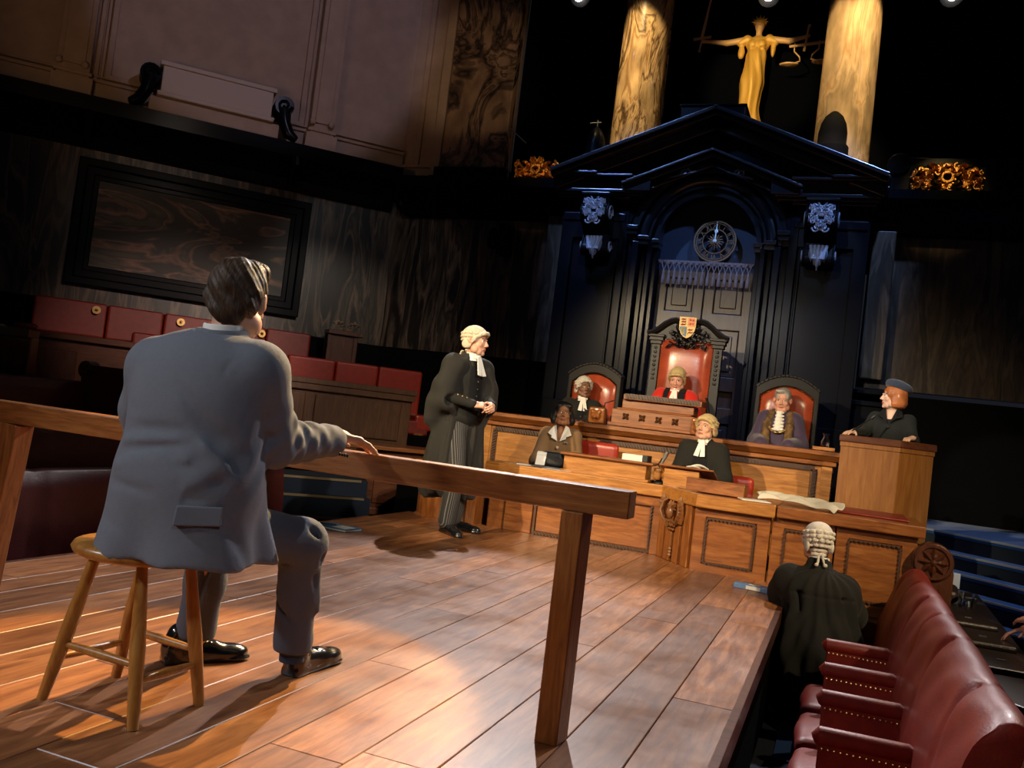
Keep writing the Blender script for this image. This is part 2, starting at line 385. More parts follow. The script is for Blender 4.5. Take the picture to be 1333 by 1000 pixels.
M['column']=veined('honey veined stone',(.62,.42,.22),(.09,.05,.022),(.3,.17,.07),'z',1.1,.22,stretch=2.6,dist=3.2,sharp=.07,coat=.3)
M['columnr']=veined('pale honey stone',(.66,.45,.24),(.50,.30,.14),(.56,.37,.19),'z',.8,.22,stretch=2.6,dist=2,sharp=.03,coat=.3)
M['gold']=plain('gilding',(.62,.30,.07),.34,.85,bump=.3,bscale=60)
M['goldpaint']=plain('painted gold figure',(.80,.44,.07),.5,.15,bump=.25,bscale=30)
M['goldskin']=plain('painted pale gold',(.80,.47,.18),.5,.1)
M['bronze']=plain('dull bronze dial',(.20,.11,.05),.5,.3)
M['brass']=plain('brass',(.5,.32,.12),.3,1)
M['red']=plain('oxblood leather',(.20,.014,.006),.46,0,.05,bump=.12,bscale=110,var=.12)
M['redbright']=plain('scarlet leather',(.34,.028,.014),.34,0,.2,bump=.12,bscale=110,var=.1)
M['maroon']=plain('maroon leather',(.085,.012,.014),.42,0,.05,bump=.12,bscale=110,var=.12)
M['chairleather']=plain('brown red hide',(.40,.065,.025),.24,0,.5,bump=.08,bscale=50,var=.15)
M['bluecarpet']=plain('blue carpet',(.006,.07,.26),.95,bump=.5,bscale=300,sheen=.2)
M['darkcarpet']=plain('dark blue carpet',(.012,.02,.035),.95,bump=.4,bscale=250)
M['nosing']=plain('pale metal step nosing',(.45,.48,.52),.4,.4)
M['nosingbrass']=plain('worn brass nosing',(.28,.2,.1),.5,.5)
M['silver']=plain('silvered carving',(.34,.38,.48),.3,.35,.3)
M['paper']=plain('white paper',(.78,.76,.7),.8)
M['cream']=plain('cream linen',(.62,.57,.47),.85,bump=.3,bscale=60)
M['glass']=plain('clear glass',(.95,.97,.97),.03,trans=1)
M['blackplastic']=plain('black plastic',(.012,.012,.013),.4)
M['steel']=plain('brushed metal',(.45,.45,.46),.35,1)
M['tassel']=plain('mauve grey braid',(.17,.115,.105),.8,bump=.6,bscale=120)
M['blue']=plain('blue card cover',(.05,.22,.42),.5)
M['bluelight']=plain('light blue folder',(.14,.26,.52),.5)
# ================================================================ setting
def leaf(mb,c,w,h,dx,dz,y=.02,mi=0):
    """a pointed leaf growing from c along (dx,dz) standing proud towards the viewer"""
    L=math.hypot(dx,dz); ux,uz=dx/L,dz/L; px,pz=-uz,ux; vs=[];n=5
    for i in range(n+1):
        t=i/n; ww=w*math.sin(PI*min(1,t*.95+.03))*.5; yy=-y*(math.sin(PI*t)+.25)
        cx,cz=c[0]+ux*h*t,c[2]+uz*h*t
        vs+=[(cx-px*ww,c[1],cz-pz*ww),(cx,c[1]+yy,cz),(cx+px*ww,c[1],cz+pz*ww)]
    fs=[]
    for i in range(n):
        a=3*i; fs+=[(a,a+1,a+4,a+3),(a+1,a+2,a+5,a+4)]
    mb.add(vs,fs,mi)
def carving(mb,c,w,h,seed=1,n=10,dep=.03,mi=0):
    """mirrored scrolls, leaves and berries filling w x h about c, facing -y"""
    rnd=random.Random(seed); x,y,z=c
    for i in range(n):
        u=rnd.random()*.5*w*.86; v=(rnd.random()-.5)*h*.82; r=(.09+.09*rnd.random())*min(w,h); st=rnd.random()*6.28; fl=rnd.choice((1,-1))
        a=rnd.random()*6.28; lw=.09*min(w,h)*(1+rnd.random()); 
        for s in (1,-1):
            mb.scroll((x+s*u,y-dep*.5,z+v),r,1.1,r*.24,'xz',s*fl,st if s==1 else PI-st,5,mi)
            leaf(mb,(x+s*u,y-dep*.3,z+v),lw,r*1.9,s*math.cos(a),math.sin(a),dep,mi)
            mb.ball((x+s*u,y-dep*.7,z+v),r*.3,6,mi)
def build_setting():
    R45=rotz(PI/4)
    # ---- auditorium floor and the raised stage of boards
    f=MB(); f.box(-13,6,-2,13.5,-.8,-.70); struct('floor',f,M['darkcarpet'])
    b=MB(); rnd=random.Random(3); x=-3.8; ws=[.30,.18,.26,.24,.22,.25,.22,.24,.25,.2,.25,.23,.24,.22,.25]; tot=sum(ws); 
    for w in ws:
        w=w*3.52/tot; y=-1.0+rnd.random()*1.5-1
        ya=y
        while ya<7.75:
            L=1.4+rnd.random()*2.2; yb=min(ya+L,7.75)
            if yb>-1.0: b.box(x+.0015,x+w-.0015,max(ya,-1)+.001,yb-.001,-.03,0)
            ya=yb
        x+=w
    st=struct('floor_stage',b,M['stage'],bevel=.0025,seg=1)
    b=MB(); b.box(-3.78,-.30,-.98,7.7,-.70,-.031); struct('floor_stage_base',b,M['dark'])
    b=MB(); b.box(-.30,-.265,-1,7.0,-.10,.002); b.box(-3.83,-3.8,-1,7.0,-.09,.002); b.box(-3.8,-3.1,6.98,7.0,-.1,.002)
    struct('trim_1',b,M['mahogx'],bevel=.003)
    b=MB()
    b.box(-4.6,.75,7.72,9.0,-.70,-.22); b.box(-4.6,.75,9.0,11.9,-.70,.22); struct('floor_dais',b,M['dark'])
    # ---- back wall and the slanting left wall: dark wainscot, stone panels, black cornice, plaster above
    b=MB(); b.box(-6.55,2.7,11.6,11.8,-.7,1.8); struct('wall_back_lower',b,M['dark'])
    b=MB(); b.box(-6.5,-3.7,11.58,11.8,1.8,3.9); struct('wall_back_stone',b,M['marblewall'])
    b=MB(); b.box(-4.05,-3.72,11.42,11.58,1.78,3.78); struct('wall_back_pier',b,M['woodwall'],bevel=.01)
    b=MB(); b.box(.05,2.7,11.58,11.8,1.86,3.9); struct('wall_back_timber',b,M['woodwall'])
    b=MB(); b.box(.07,.33,11.35,11.58,1.95,3.72); struct('wall_back_strip',b,M['woodwall'],bevel=.01)
    b=MB(); b.box(-.05,.36,11.2,11.6,.2,1.62); b.box(-.08,.4,11.17,11.6,1.62,1.68); b.box(-.03,.35,11.22,11.6,1.76,1.82); struct('baseboard_back',b,M['black'],bevel=.01)
    b=MB()
    b.prismx([(11.6,3.72),(11.45,3.74),(11.4,3.85),(11.25,4.0),(11.1,4.08),(11.08,4.2),(11.6,4.22)],-6.3,-3.6)
    b.prismx([(11.6,3.70),(11.45,3.72),(11.4,3.83),(11.25,3.98),(11.1,4.05),(11.08,4.15),(11.6,4.17)],.0,3.2)
    struct('trim_2',b,M['black'],smooth=False)
    b=MB(); b.box(-6.6,-4.85,11.62,11.8,3.9,8.2); struct('wall_back_plaster',b,M['plaster'])
    b=MB(); b.box(-4.8,6,12.9,13.0,3.5,9.5); b.box(-4.8,-4.7,11.7,12.9,3.9,9.5); struct('wall_back_black',b,M['drape'])
    b=MB(); b.box(-4.7,3.4,11.5,12.9,4.1,4.16); struct('trim_3',b,M['dark'])
    b=MB(); b.M=R45
    b.box(-4,3.62,12.79,12.99,-.7,1.8); struct('wall_left_lower',b,M['dark'])
    b=MB(); b.M=R45; b.box(-4,3.64,12.77,12.99,1.8,4.1); struct('wall_left_stone',b,M['marblewall'])
    b=MB(); b.M=R45; b.box(-4,3.62,12.8,12.99,4.1,8.4); struct('wall_left_plaster',b,M['plaster'])
    b=MB(); b.M=R45
    prof=[(12.79,3.76),(12.66,3.78),(12.6,3.9),(12.45,4.05),(12.32,4.15),(12.3,4.33),(12.79,4.36)]
    b.prismx(prof,-4,3.5)
    for x in (-.55,2.0): b.tube([(x,12.5,3.8),(x,12.35,4.05),(x,12.4,4.3)],[.05,.07,.05],8)
    struct('trim_4',b,M['black'])
    # mouldings above the cornice (plaster): skirting, panel frame, pilasters
    b=MB(); b.M=R45
    b.box(-4,3.6,12.74,12.8,4.36,4.62); b.box(-4,3.6,12.7,12.8,4.62,4.66); b.box(-4,3.6,12.72,12.8,4.69,4.71)
    for x0,x1 in ((-1.0,-.62),(2.18,2.52)):
        b.box(x0,x1,12.6,12.8,4.36,8.4); b.box(x0+.06,x1-.06,12.57,12.6,4.75,8.4); b.box(x0-.05,x1+.05,12.55,12.8,4.36,4.6); b.box(x0-.03,x1+.03,12.57,12.8,4.63,4.67)
        b.ball((x0+.02,12.55,4.75),.05,8); b.ball((x1-.06,12.55,4.75),.05,8)
    fx0,fx1,fz=-.38,2.06,4.76
    for d,w,p in ((0,.07,.06),(.09,.035,.035),(.15,.05,.05)):
        b.box(fx0-d-w,fx0-d,12.8-p,12.8,fz-d-w,8.4); b.box(fx1+d-.02,fx1+d+w-.02,12.8-p,12.8,fz-d-w,8.4); b.box(fx0-d-w,fx1+d+w-.02,12.8-p,12.8,fz-d-w,fz-d)
    b.box(-1.9,-1.75,12.7,12.8,4.7,8.4)
    struct('trim_5',b,M['plaster'],bevel=.008)
    b=MB(); b.box(-6.5,-5.9,11.56,11.62,4.2,4.45); b.box(-6.5,-5.9,11.53,11.62,4.45,4.49)
    b.box(-5.98,-5.84,11.5,11.62,4.2,8.2); b.box(-6.3,-6.22,11.57,11.62,4.5,8.2); struct('trim_6',b,M['plaster'],bevel=.008)
    b=MB(); b.box(-5.80,-4.82,11.45,11.62,4.42,8.2); struct('wall_back_pilaster',b,M['pilaster'],bevel=.015)
    b=MB(); b.box(-5.85,-4.75,11.35,11.62,4.2,4.42); b.box(-5.9,-4.7,11.3,11.62,4.2,4.28); struct('trim_7',b,M['black'],bevel=.02)
    # ---- right: carpeted steps running slantwise up to a platform
    b=MB(); b.M=rotz(-PI/4); n=MB(); n.M=b.M; g=MB(); g.M=b.M
    ys=[7.57,7.35,7.14,6.93,6.72,6.51]; zs=[.40,.235,.09,-.05,-.22,-.4]
    for i,(y,z) in enumerate(zip(ys,zs)):
        y1=10.6 if i==0 else ys[i-1]
        b.box(-9,-1.5,y+.012,y1+.03,z-.04,z); g.box(-9,-1.5,y+.03,y1+.04,-.7,z-.04); n.box(-9,-1.5,y-.003,y+.012,z-.016,z+.004)
    struct('floor_steps',b,M['bluecarpet']); struct('floor_risers',g,M['darkcarpet']); struct('trim_8',n,M['nosing'],bevel=.003)
    b=MB(); b.box(-1.2,2.2,6.2,8.3,-.699,-.694); struct('floor_runner',b,M['darkcarpet'])
    b=MB(); b.box(-.22,.0,2.0,3.15,-.699,-.69); b.box(-.2,-.02,5.3,6.2,-.699,-.69); struct('floor_blue_strip',b,M['bluecarpet'])
build_setting()
# ================================================================ things fixed to the walls
def build_wall_things():
    # framed slab of veined stone
    t=thing('framed_stone_panel','large dark framed landscape slab of veined stone on the slanting left wall','wall panel',tuple(rotz(PI/4)@Vector((.9,12.7,2.06))),PI/4)
    R=rotz(PI/4)
    b=MB(); b.M=R; b.box(-.35,2.12,12.73,12.77,2.25,3.42); obj('slab',b,M['marblepic'],t)
    b=MB(); b.M=R
    for o0,p in ((0,.12),(.1,.08),(.19,.05)):
        x0,x1,z0,z1=-.60+o0,2.36-o0,2.02+o0,3.64-o0; w=.10 if o0<.15 else .07
        b.box(x0,x1,12.77-p,12.77,z1-w,z1); b.box(x0,x1,12.77-p,12.77,z0,z0+w); b.box(x0,x0+w,12.77-p,12.77,z0,z1); b.box(x1-w,x1,12.77-p,12.77,z0,z1)
    obj('frame',b,M['black'],t,bevel=.012)
    # pale tablet on the cornice
    t=thing('stone_tablet','long pale stone tablet lying on the black cornice between two dark scrolls','tablet',tuple(R@Vector((.9,12.5,4.36))),PI/4)
    b=MB(); b.M=R; b.box(.22,1.62,12.42,12.72,4.62,4.96); b.box(.18,1.66,12.38,12.72,4.56,4.62); b.box(.18,1.66,12.4,12.72,4.96,5.02); obj('slab',b,M['plasterlight'],t,bevel=.012)
    b=MB(); b.M=R; b.box(.1,1.75,12.45,12.72,4.36,4.56); obj('plinth',b,M['plaster'],t,bevel=.02)
    for s,x in ((1,.08),(-1,1.78)):
        b=MB(); b.M=R; b.tube([(x,12.4,4.82),(x,12.72,4.82)],.13,14); b.scroll((x,12.39,4.82),.1,1.5,.025,'xz',s,0,6)
        b.tube([(x,12.45,4.78),(x-s*.03,12.45,4.6),(x-s*.10,12.42,4.45),(x-s*.2,12.4,4.39)],[.1,.08,.08,.05],10)
        obj('scroll',b,M['black'],t,smooth=True,label='black carved scroll')
    # marble columns
    for x,mat,lab in ((-3.13,'column','tall stone column with bold black veins, left of the golden figure'),(-.42,'columnr','tall smooth honey coloured stone column, right of the golden figure')):
        t=thing('column',lab,'column',(x,12.0,4.16),0,'columns above the pediment')
        b=MB(); b.lathe((x,12,0),[(.35,4.42),(.345,5),(.335,6.2),(.32,8.4)],40); obj('shaft',b,M[mat],t,smooth=True)
        b=MB(); b.lathe((x,12,0),[(.46,4.16),(.46,4.24),(.42,4.26),(.44,4.32),(.38,4.36),(.37,4.42)],32); obj('base',b,M[mat],t,smooth=True,angle=30)
    # gilded cartouches
    for (x0,x1,z0,z1,lab,sd) in ((-4.6,-3.93,4.22,4.52,'small gilded scrollwork crest on the cornice left of the pediment',4),(.36,1.24,4.19,4.52,'wide gilded scrollwork crest on the cornice right of the pediment',9)):
        t=thing('gilded_crest',lab,'crest',((x0+x1)/2,11.3,z0),0,'gilded crests on the cornice')
        b=MB(); carving(b,((x0+x1)/2,11.3,(z0+z1)/2),(x1-x0),(z1-z0),sd,34,.06); b.ringband((x0+x1)/2,(z0+z1)/2,.045,.07,11.24,11.3,0,2*PI,16); obj('scrollwork',b,M['gold'],t,smooth=True)
        b=MB(); b.box(x0+.04,x1-.04,11.3,11.36,z0,z1-.03); obj('backing',b,M['dark'],t)
    # carved dark finial standing in front of the right column
    FS=Matrix.Translation((0,0,1.02))@Matrix.Diagonal((1.045,1.045,1.045,1))@Matrix.Translation((0,0,-1.02))
    t=thing('finial','black bell-shaped finial standing before the right hand column','finial',(-.52,11.7,4.16))
    b=MB(); b.M=FS; b.lathe((-.50,11.2,0),[(.2,4.3),(.2,4.66),(.19,4.68),(.17,4.70),(.17,4.84),(.15,4.95),(.11,5.04),(.05,5.10),(.015,5.12)],24); obj('dome',b,M['dark'],t,smooth=True,angle=50)
    b=MB(); b.M=FS; b.ball((-.50,11.2,5.14),.022,10); b.lathe((-.50,11.2,0),[(.04,5.08),(.045,5.10),(.02,5.12)],12); obj('knob',b,M['silver'],t,smooth=True)
    b=MB(); b.M=FS; b.box(-.70,-.30,11.06,11.35,4.03,4.31); obj('plinth',b,M['black'],t,bevel=.01)
    t=thing('finial','black finial with a thin metal tip before the left hand column','finial',(-3.6,11.7,4.16))
    b=MB(); b.M=FS; b.lathe((-3.45,11.2,0),[(.16,4.3),(.16,4.42),(.15,4.5),(.14,4.66),(.12,4.78),(.07,4.88),(.015,4.93)],24); obj('dome',b,M['black'],t,smooth=True,angle=50)
    b=MB(); b.M=FS; b.tube([(-3.55,11.2,4.98),(-3.4,11.2,4.99)],.008,6); b.tube([(-3.45,11.2,4.92),(-3.45,11.2,5.02)],.008,6); obj('tip',b,M['steel'],t)
    b=MB(); b.M=FS; b.box(-3.62,-3.28,11.06,11.35,4.03,4.31); obj('plinth',b,M['black'],t,bevel=.01)
    # scroll-ended ledge right
    b=MB(); b.box(.28,1.9,11.7,12.0,4.5,4.72); b.tube([(.28,11.62,4.62),(.28,12,4.62)],.13,16); b.box(.2,1.9,11.66,12.0,4.16,4.5)
    single('carved_ledge',b,M['black'],'dark carved parapet with a scrolled end above the right cornice','parapet',bevel=.01)
    b=MB(); b.box(-1.35,-.95,11.9,12.0,4.16,4.75); b.box(-1.4,-.9,11.85,12.0,4.72,4.78); single('low_parapet',b,M['mahog'],'low brown block standing left of the smooth right hand column','parapet',bevel=.01)
    # lamps
    t=thing('wall_lamp','small black lantern hanging from the cornice over the striped panels','lamp',(-4.8,11.35,3.25))
    b=MB(); b.lathe((-4.8,11.35,0),[(.03,3.27),(.07,3.3),(.085,3.38),(.06,3.46),(.07,3.5),(.03,3.56)],16); obj('lantern',b,M['black'],t,smooth=True,angle=50)
    b=MB(); b.box(-4.72,-4.58,11.3,11.56,3.2,3.62); obj('bracket',b,M['black'],t,bevel=.01)
    t=thing('microphone_stand','thin metal boom microphone stand on the ledge beside the dark pilaster','microphone stand',(-4.68,11.4,4.22))
    b=MB(); b.tube([(-4.72,11.4,4.22),(-4.68,11.4,4.9)],.008,6); obj('pole',b,M['steel'],t)
    b=MB(); b.tube([(-4.76,11.4,4.98),(-4.5,11.4,4.77)],.009,6); obj('boom',b,M['steel'],t)
    # stage spotlights in the fly space
    for i,(x,z) in enumerate(((-3.82,6.60),(-1.4,6.48),(.63,6.38))):
        lab=['black stage spotlight hanging over the left cornice','black stage spotlight hanging above the golden figure','black stage spotlight hanging over the right cornice'][i]
        t=thing('stage_spotlight',lab,'spotlight',(x,11.0,z),0,'stage spotlights at the top')
        b=MB(); b.tube([(x,11.3,z+.25),(x,10.95,z-.02)],[.11,.13],14); obj('housing',b,M['blackplastic'],t,smooth=True)
        b=MB(); b.ball((x,10.93,z-.035),.055,14,0,(1,.35,1)); obj('lens',b,M['lamp'],t,smooth=True)
        b=MB(); b.tube([(x,11.2,z+.1),(x,11.2,z+.7)],.02,8); obj('hanger',b,M['blackplastic'],t)
M['lamp']=plain('lit lamp lens',(1,.95,.88),.3,emit=30)
build_wall_things()
# ---------------------------------------------------------------- lady with sword and scales
def build_statue():
    t=thing('golden_figure','golden robed woman holding up a sword and a pair of scales between the columns','statue',(-1.68,12.55,4.85))
    s=SDF(); cx=-1.68; y=12.55
    s.M=np.array(Matrix.Translation((cx,y,.17)))
    s.ell((0,0,6.66),(.065,.075,.09)); s.cap((0,0,6.58),(0,.01,6.5),.04,.045)       # head neck
    s.ell((0,.01,6.42),(.15,.09,.1)); s.ell((-.06,-.07,6.38),(.06,.04,.055)); s.ell((.06,-.07,6.38),(.06,.04,.055)); s.ell((0,0,6.28),(.12,.08,.1))
    for d in (1,-1):
        s.cap((d*.13,0,6.47),(d*.42,-.03,6.42),.05,.04); s.cap((d*.42,-.03,6.42),(d*(.64 if d>0 else .72),-.06,6.46 if d>0 else 6.44),.038,.026)
        s.ell((d*(.665 if d>0 else .75),-.065,6.47 if d>0 else 6.44),(.035,.025,.03),k=.01)
    sk=skin('figure',s,.011,[M['goldskin']],t)
    s=SDF(); s.M=np.array(Matrix.Translation((cx,y,.17)))
    s.ell((0,.01,6.40),(.165,.105,.12)); s.ell((0,0,6.25),(.13,.1,.12)); s.ell((-.06,-.08,6.37),(.062,.042,.058)); s.ell((.06,-.08,6.37),(.062,.042,.058))
    s.cap((0,0,6.2),(-.03,0,5.85),.13,.155,.05); s.cap((-.03,0,5.85),(-.04,0,5.35),.155,.13,.05); s.cap((-.02,0,5.4),(.1,0,5.1),.12,.13,.05); s.cap((.06,0,5.1),(.20,0,4.6),.13,.13,.05)
    for d in (1,-1): s.cap((d*.15,0,6.47),(d*.24,-.01,6.42),.066,.05); s.ell((d*.215,0,6.31),(.04,.045,.11))
    s.fold=lambda P:.009*np.sin((np.arctan2(P[:,1]-y,P[:,0]-cx)*7+P[:,2]*5+1.5*np.sin(P[:,2]*6)))*(P[:,2]<6.5)
    skin('robe',s,.012,[M['goldpaint']],t)
    b=MB(); b.M=Matrix.Translation((0,0,.17))
    for i in range(7):
        a=PI*(i/6); b.tube([(cx+.065*math.cos(a),y-.04,6.70+.035*math.sin(a)),(cx+.115*math.cos(a),y-.05,6.70+.10*math.sin(a))],[.016,.002],6)
    b.lathe((cx,y,0),[(.085,6.68),(.09,6.7),(.08,6.73),(.05,6.76)],16)
    obj('crown',b,M['goldpaint'],t,smooth=True)
    b=MB(); b.M=Matrix.Translation((0,0,.17)); x=cx-.76; b.bar((x-.015,y-.09,6.46),(x+.08,y-.09,7.25),.045,.014,(0,1,0),w2=.015); b.bar((x-.13,y-.09,6.46),(x+.12,y-.09,6.49),.03,.03,(0,1,0)); b.tube([(x-.005,y-.09,6.46),(x-.03,y-.09,6.3)],.014,8); b.ball((x-.03,y-.09,6.29),.022,8)
    obj('sword',b,M['goldskin'],t,smooth=True,label='upright golden sword')
    b=MB(); b.M=Matrix.Translation((0,0,.17)); x=cx+.655; b.tube([(x+.01,y-.08,6.60),(x-.02,y-.08,6.25)],.016,8); b.bar((x-.22,y-.08,6.32),(x+.24,y-.08,6.37),.035,.02,(0,1,0)); b.ball((x+.015,y-.08,6.6),.026,8)
    for q,zz in ((-.15,6.31),(.17,6.34)):
        s2=1 if q<0 else -1
        b.tube([(x+q,y-.08,zz+.05),(x+q,y-.08,zz-.06),(x+q+s2*.08,y-.08,zz-.14),(x+q+s2*.09,y-.08,zz-.2),(x+q-s2*.02,y-.08,zz-.235)],.011,6)
        b.lathe((x+q-.05*s2,y-.08,0),[(.02,zz-.265),(.12,zz-.25),(.13,zz-.235),(.0,zz-.245)],16,sy=.6)
    obj('scales',b,M['goldskin'],t,smooth=True,label='pair of golden balance scales')
build_statue()
# ================================================================ portal behind the judge
def build_portal():
    cx=-1.83
    t=thing('portal_surround','huge glossy black classical doorcase with arch and pediment behind the judge','doorcase',(cx,11.2,.2))
    # gable wall with the arch cut out of it
    arch=[(cx+.98*math.cos(a),3.4+.98*math.sin(a)) for a in [PI*k/28 for k in range(29)]]
    poly=[(-.0,3.3),(.1,4.16),(cx+.0,4.98),(-3.72,4.16),(-3.62,3.3)]
    b=MB(); b.prism([(.0,3.4),(.06,4.14),(cx,4.9),(-3.7,4.14),(-3.62,3.4)]+arch[::-1],10.95,11.4); obj('pediment_wall',b,M['black'],t)
    b=MB()
    for k,(r0,r1,y0) in enumerate(((.6,.66,11.02),(.69,.72,10.98),(.86,.9,10.93),(.9,.99,10.97))): b.ringband(cx,3.4,r0,r1,y0,11.3,n=40)
    b.ringband(cx,3.4,.66,.9,11.08,11.3,n=40)
    R=.79; pts=[(cx+R*math.cos(PI*k/40),11.02,3.4+R*math.sin(PI*k/40)) for k in range(41)]; b.tube(pts,.072,12)
    obj('arch',b,M['blackgloss'],t,smooth=True,angle=35)
    b=MB(); b.box(cx-.62,cx+.62,11.26,11.3,3.1,4.05); obj('tympanum',b,M['navy'],t,label='deep blue arched panel')
    for s in (1,-1):
        # pier with a framed field and stepped jambs
        def X(a,b_): return (cx+s*a,cx+s*b_) if s==1 else (cx-b_,cx-a)
        b=MB(); x0,x1=X(.98,1.86); b.box(x0,x1,11.0,11.5,.2,3.88)
        for (a,c,y) in ((.98,1.08,10.94),(1.1,1.13,10.97),(1.7,1.86,10.95)):
            p,q=X(a,c); b.box(p,q,y,11.0,.2,3.88)
        p,q=X(1.02,1.84); b.box(p,q,10.93,11.0,3.62,3.72); b.box(p,q,10.93,11.0,.9,1.3)
        obj('pier',b,M['black'],t,bevel=.008)
        b=MB()
        for (a,c,y) in ((.60,.66,11.06),(.66,.72,10.98),(.74,.80,11.03),(.82,.9,10.92),(.9,.98,10.99)):
            p,q=X(a,c); b.box(p,q,y,11.35,.2,3.38)
        obj('jamb',b,M['black'],t,bevel=.008)
        b=MB()
        for (a,c,y,z) in ((.57,.68,10.98,3.38),(.69,.84,10.9,3.4),(.84,.99,10.88,3.52)):
            p,q=X(a,c); b.box(p,q,y,11.2,z,z+.05); b.box(p+.01,q-.01,y+.02,11.2,z-.06,z)
        obj('impost',b,M['blackgloss'],t,bevel=.006)
        b=MB()
        for (a,c,y,z0,z1) in ((.98,1.9,10.86,3.88,3.92),(.78,1.95,10.80,3.96,4.0),(.80,1.93,10.83,3.92,3.96),(1.02,1.9,10.86,4.0,4.18),(.72,1.05,10.78,3.98,4.16),(.95,2.0,10.72,4.14,4.17),(1.4,2.02,10.7,4.17,4.2)):
            p,q=X(a,c); b.box(p,q,y,11.4,z0,z1)
        obj('entablature',b,M['blackgloss'],t,bevel=.006)
        # raking cornices
        b=MB(); e=(cx+s*2.0,4.19); a=(cx-s*.02,4.99)
        for (dz,dy,h,w) in ((0,10.68,.05,.7),(-.055,10.74,.05,.6),(-.15,10.86,.13,.4)):
            b.bar((e[0],dy+w/2-.05,e[1]+dz),(a[0],dy+w/2-.05,a[1]+dz),w,h)
        obj('raking_cornice',b,M['blackgloss'],t,bevel=.01)
        b=MB(); e=(cx+s*1.08,4.06); a=(cx,4.5)
        for (dz,dy,h) in ((0,10.76,.03),(-.05,10.82,.05),(-.17,10.88,.02)): b.bar((e[0],dy+.12,e[1]+dz),(a[0],dy+.12,a[1]+dz),.3,h)
        for u in (.22,.68): 
            c=(e[0]+(a[0]-e[0])*u,10.84,e[1]+(a[1]-e[1])*u-.11); b.bar((c[0]-s*.16,10.82,c[2]-.062+.05),(c[0]+s*.16,10.82,c[2]-.062-.075+.05),.02,.02)
        obj('inner_cornice',b,M['blackgloss'],t,bevel=.005)
        for u in (.24,.70):
            c=(e[0]+(a[0]-e[0])*u,10.9,e[1]+(a[1]-e[1])*u-.11); b=MB()
            for k in range(8):
                q=k*PI/4+.3; b.ball((c[0]+.055*math.cos(q),c[1]-.01,c[2]+.035*math.sin(q)),.02,6)
            b.ball((c[0],c[1]-.02,c[2]),.024,8); obj('rosette',b,M['silver'],t,smooth=True,label='silvered rosette')
        # console bracket
        x=cx+s*1.33+(-.0 if s>0 else -.02)
        b=MB(); w=.155
        prof=[(10.98,3.86),(10.62,3.86),(10.60,3.78),(10.66,3.70)]
        c1=(10.70,3.66,.12); c2=(10.86,3.24,.09)
        P=[(10.98,3.88),(10.6,3.88)]+[(c1[0]+c1[2]*math.cos(q),c1[1]+c1[2]*math.sin(q)) for q in [2.2+.3*k for k in range(9)]]+[(10.84,3.42),(10.80,3.34)]+[(c2[0]+c2[2]*math.cos(q),c2[1]+c2[2]*math.sin(q)) for q in [2.6+.3*k for k in range(9)]]+[(10.98,3.22)]
        b.prismx(P,x-w,x+w); b.box(x-w-.03,x+w+.03,10.58,10.98,3.86,3.9)
        for e2 in (-1,1): b.prismx([(p[0],p[1]) for p in P],x+e2*(w+.012)-.012,x+e2*(w+.012)+.012)
        br=obj('bracket',b,M['black'],t,bevel=.01,label='carved console bracket')
        b=MB()
        for e2 in (-1,1):
            for c3,r3 in (((x+e2*(w+.025),10.72,3.66),.11),((x+e2*(w+.025),10.86,3.26),.08)):
                b=MB(); b.scroll(c3,r3,1.6,.016,'yz',1,0,6); obj('volute',b,M['silver'],br,smooth=True,label='silvered side volute')
        b=MB(); carving(b,(x,10.59,3.66),.26,.34,5,24,.035)
        for dx in (-.09,-.045,0,.045,.09): leaf(b,(x+dx,10.76,3.36),.05,.26-abs(dx),-dx*1.2,-1,.05); b.tube([(x+dx,10.75,3.38),(x+dx*.6,10.72,3.22),(x+dx*.2,10.78,3.1+abs(dx))],[.02,.022,.01],6)
        obj('acanthus',b,M['silver'],br,smooth=True,label='silvered acanthus carving')
    b=MB(); b.box(cx-.45,cx+.32,10.8,11.4,4.76,5.05); b.box(cx-.47,cx+.34,10.78,11.4,5.05,5.07); obj('block',b,M['black'],t,bevel=.008)
    # door leaves
    d=MB(); 
    for x0,x1 in ((-2.43,-1.83),(-1.825,-1.22)):
        d.box(x0,x1,11.3,11.34,.2,3.12)
        for a,c in ((x0,x0+.13),(x1-.13,x1)): d.box(a,c,11.26,11.3,.2,3.12)
        for z0,z1 in ((.2,.45),(1.22,1.42),(1.62,1.80),(2.38,2.58),(3.0,3.12)): d.box(x0,x1,11.26,11.3,z0,z1)
    dr=struct('door_1',d,M['doorwood'],bevel=.01); 
    for x0,x1 in ((-2.43,-1.83),(-1.825,-1.22)):
        for z0,z1 in ((.45,1.22),(1.80,2.38),(2.58,3.0)):
            d=MB(); d.box(x0+.13,x1-.13,11.275,11.3,z0,z1); d.box(x0+.2,x1-.2,11.262,11.3,z0+.07,z1-.07); obj('panel',d,M['doorwood'],dr,bevel=.012)
    # clock
    cz=3.47; cxx=-1.75
    t=thing('wall_clock','openwork bronze clock with roman numerals on the blue arched panel, hands at twelve','clock',(cxx,11.2,cz-.26))
    b=MB()
    for r0,r1 in ((.245,.262),(.225,.232),(.148,.158)): b.ringband(cxx,cz,r0,r1,11.17,11.2,0,2*PI,48)
    for k in range(60):
        a=k*PI/30; b.bar((cxx+.23*math.cos(a),11.185,cz+.23*math.sin(a)),(cxx+.248*math.cos(a),11.185,cz+.248*math.sin(a)),.006,.02,(0,1,0))
    obj('ring',b,M['bronze'],t)
    b=MB()
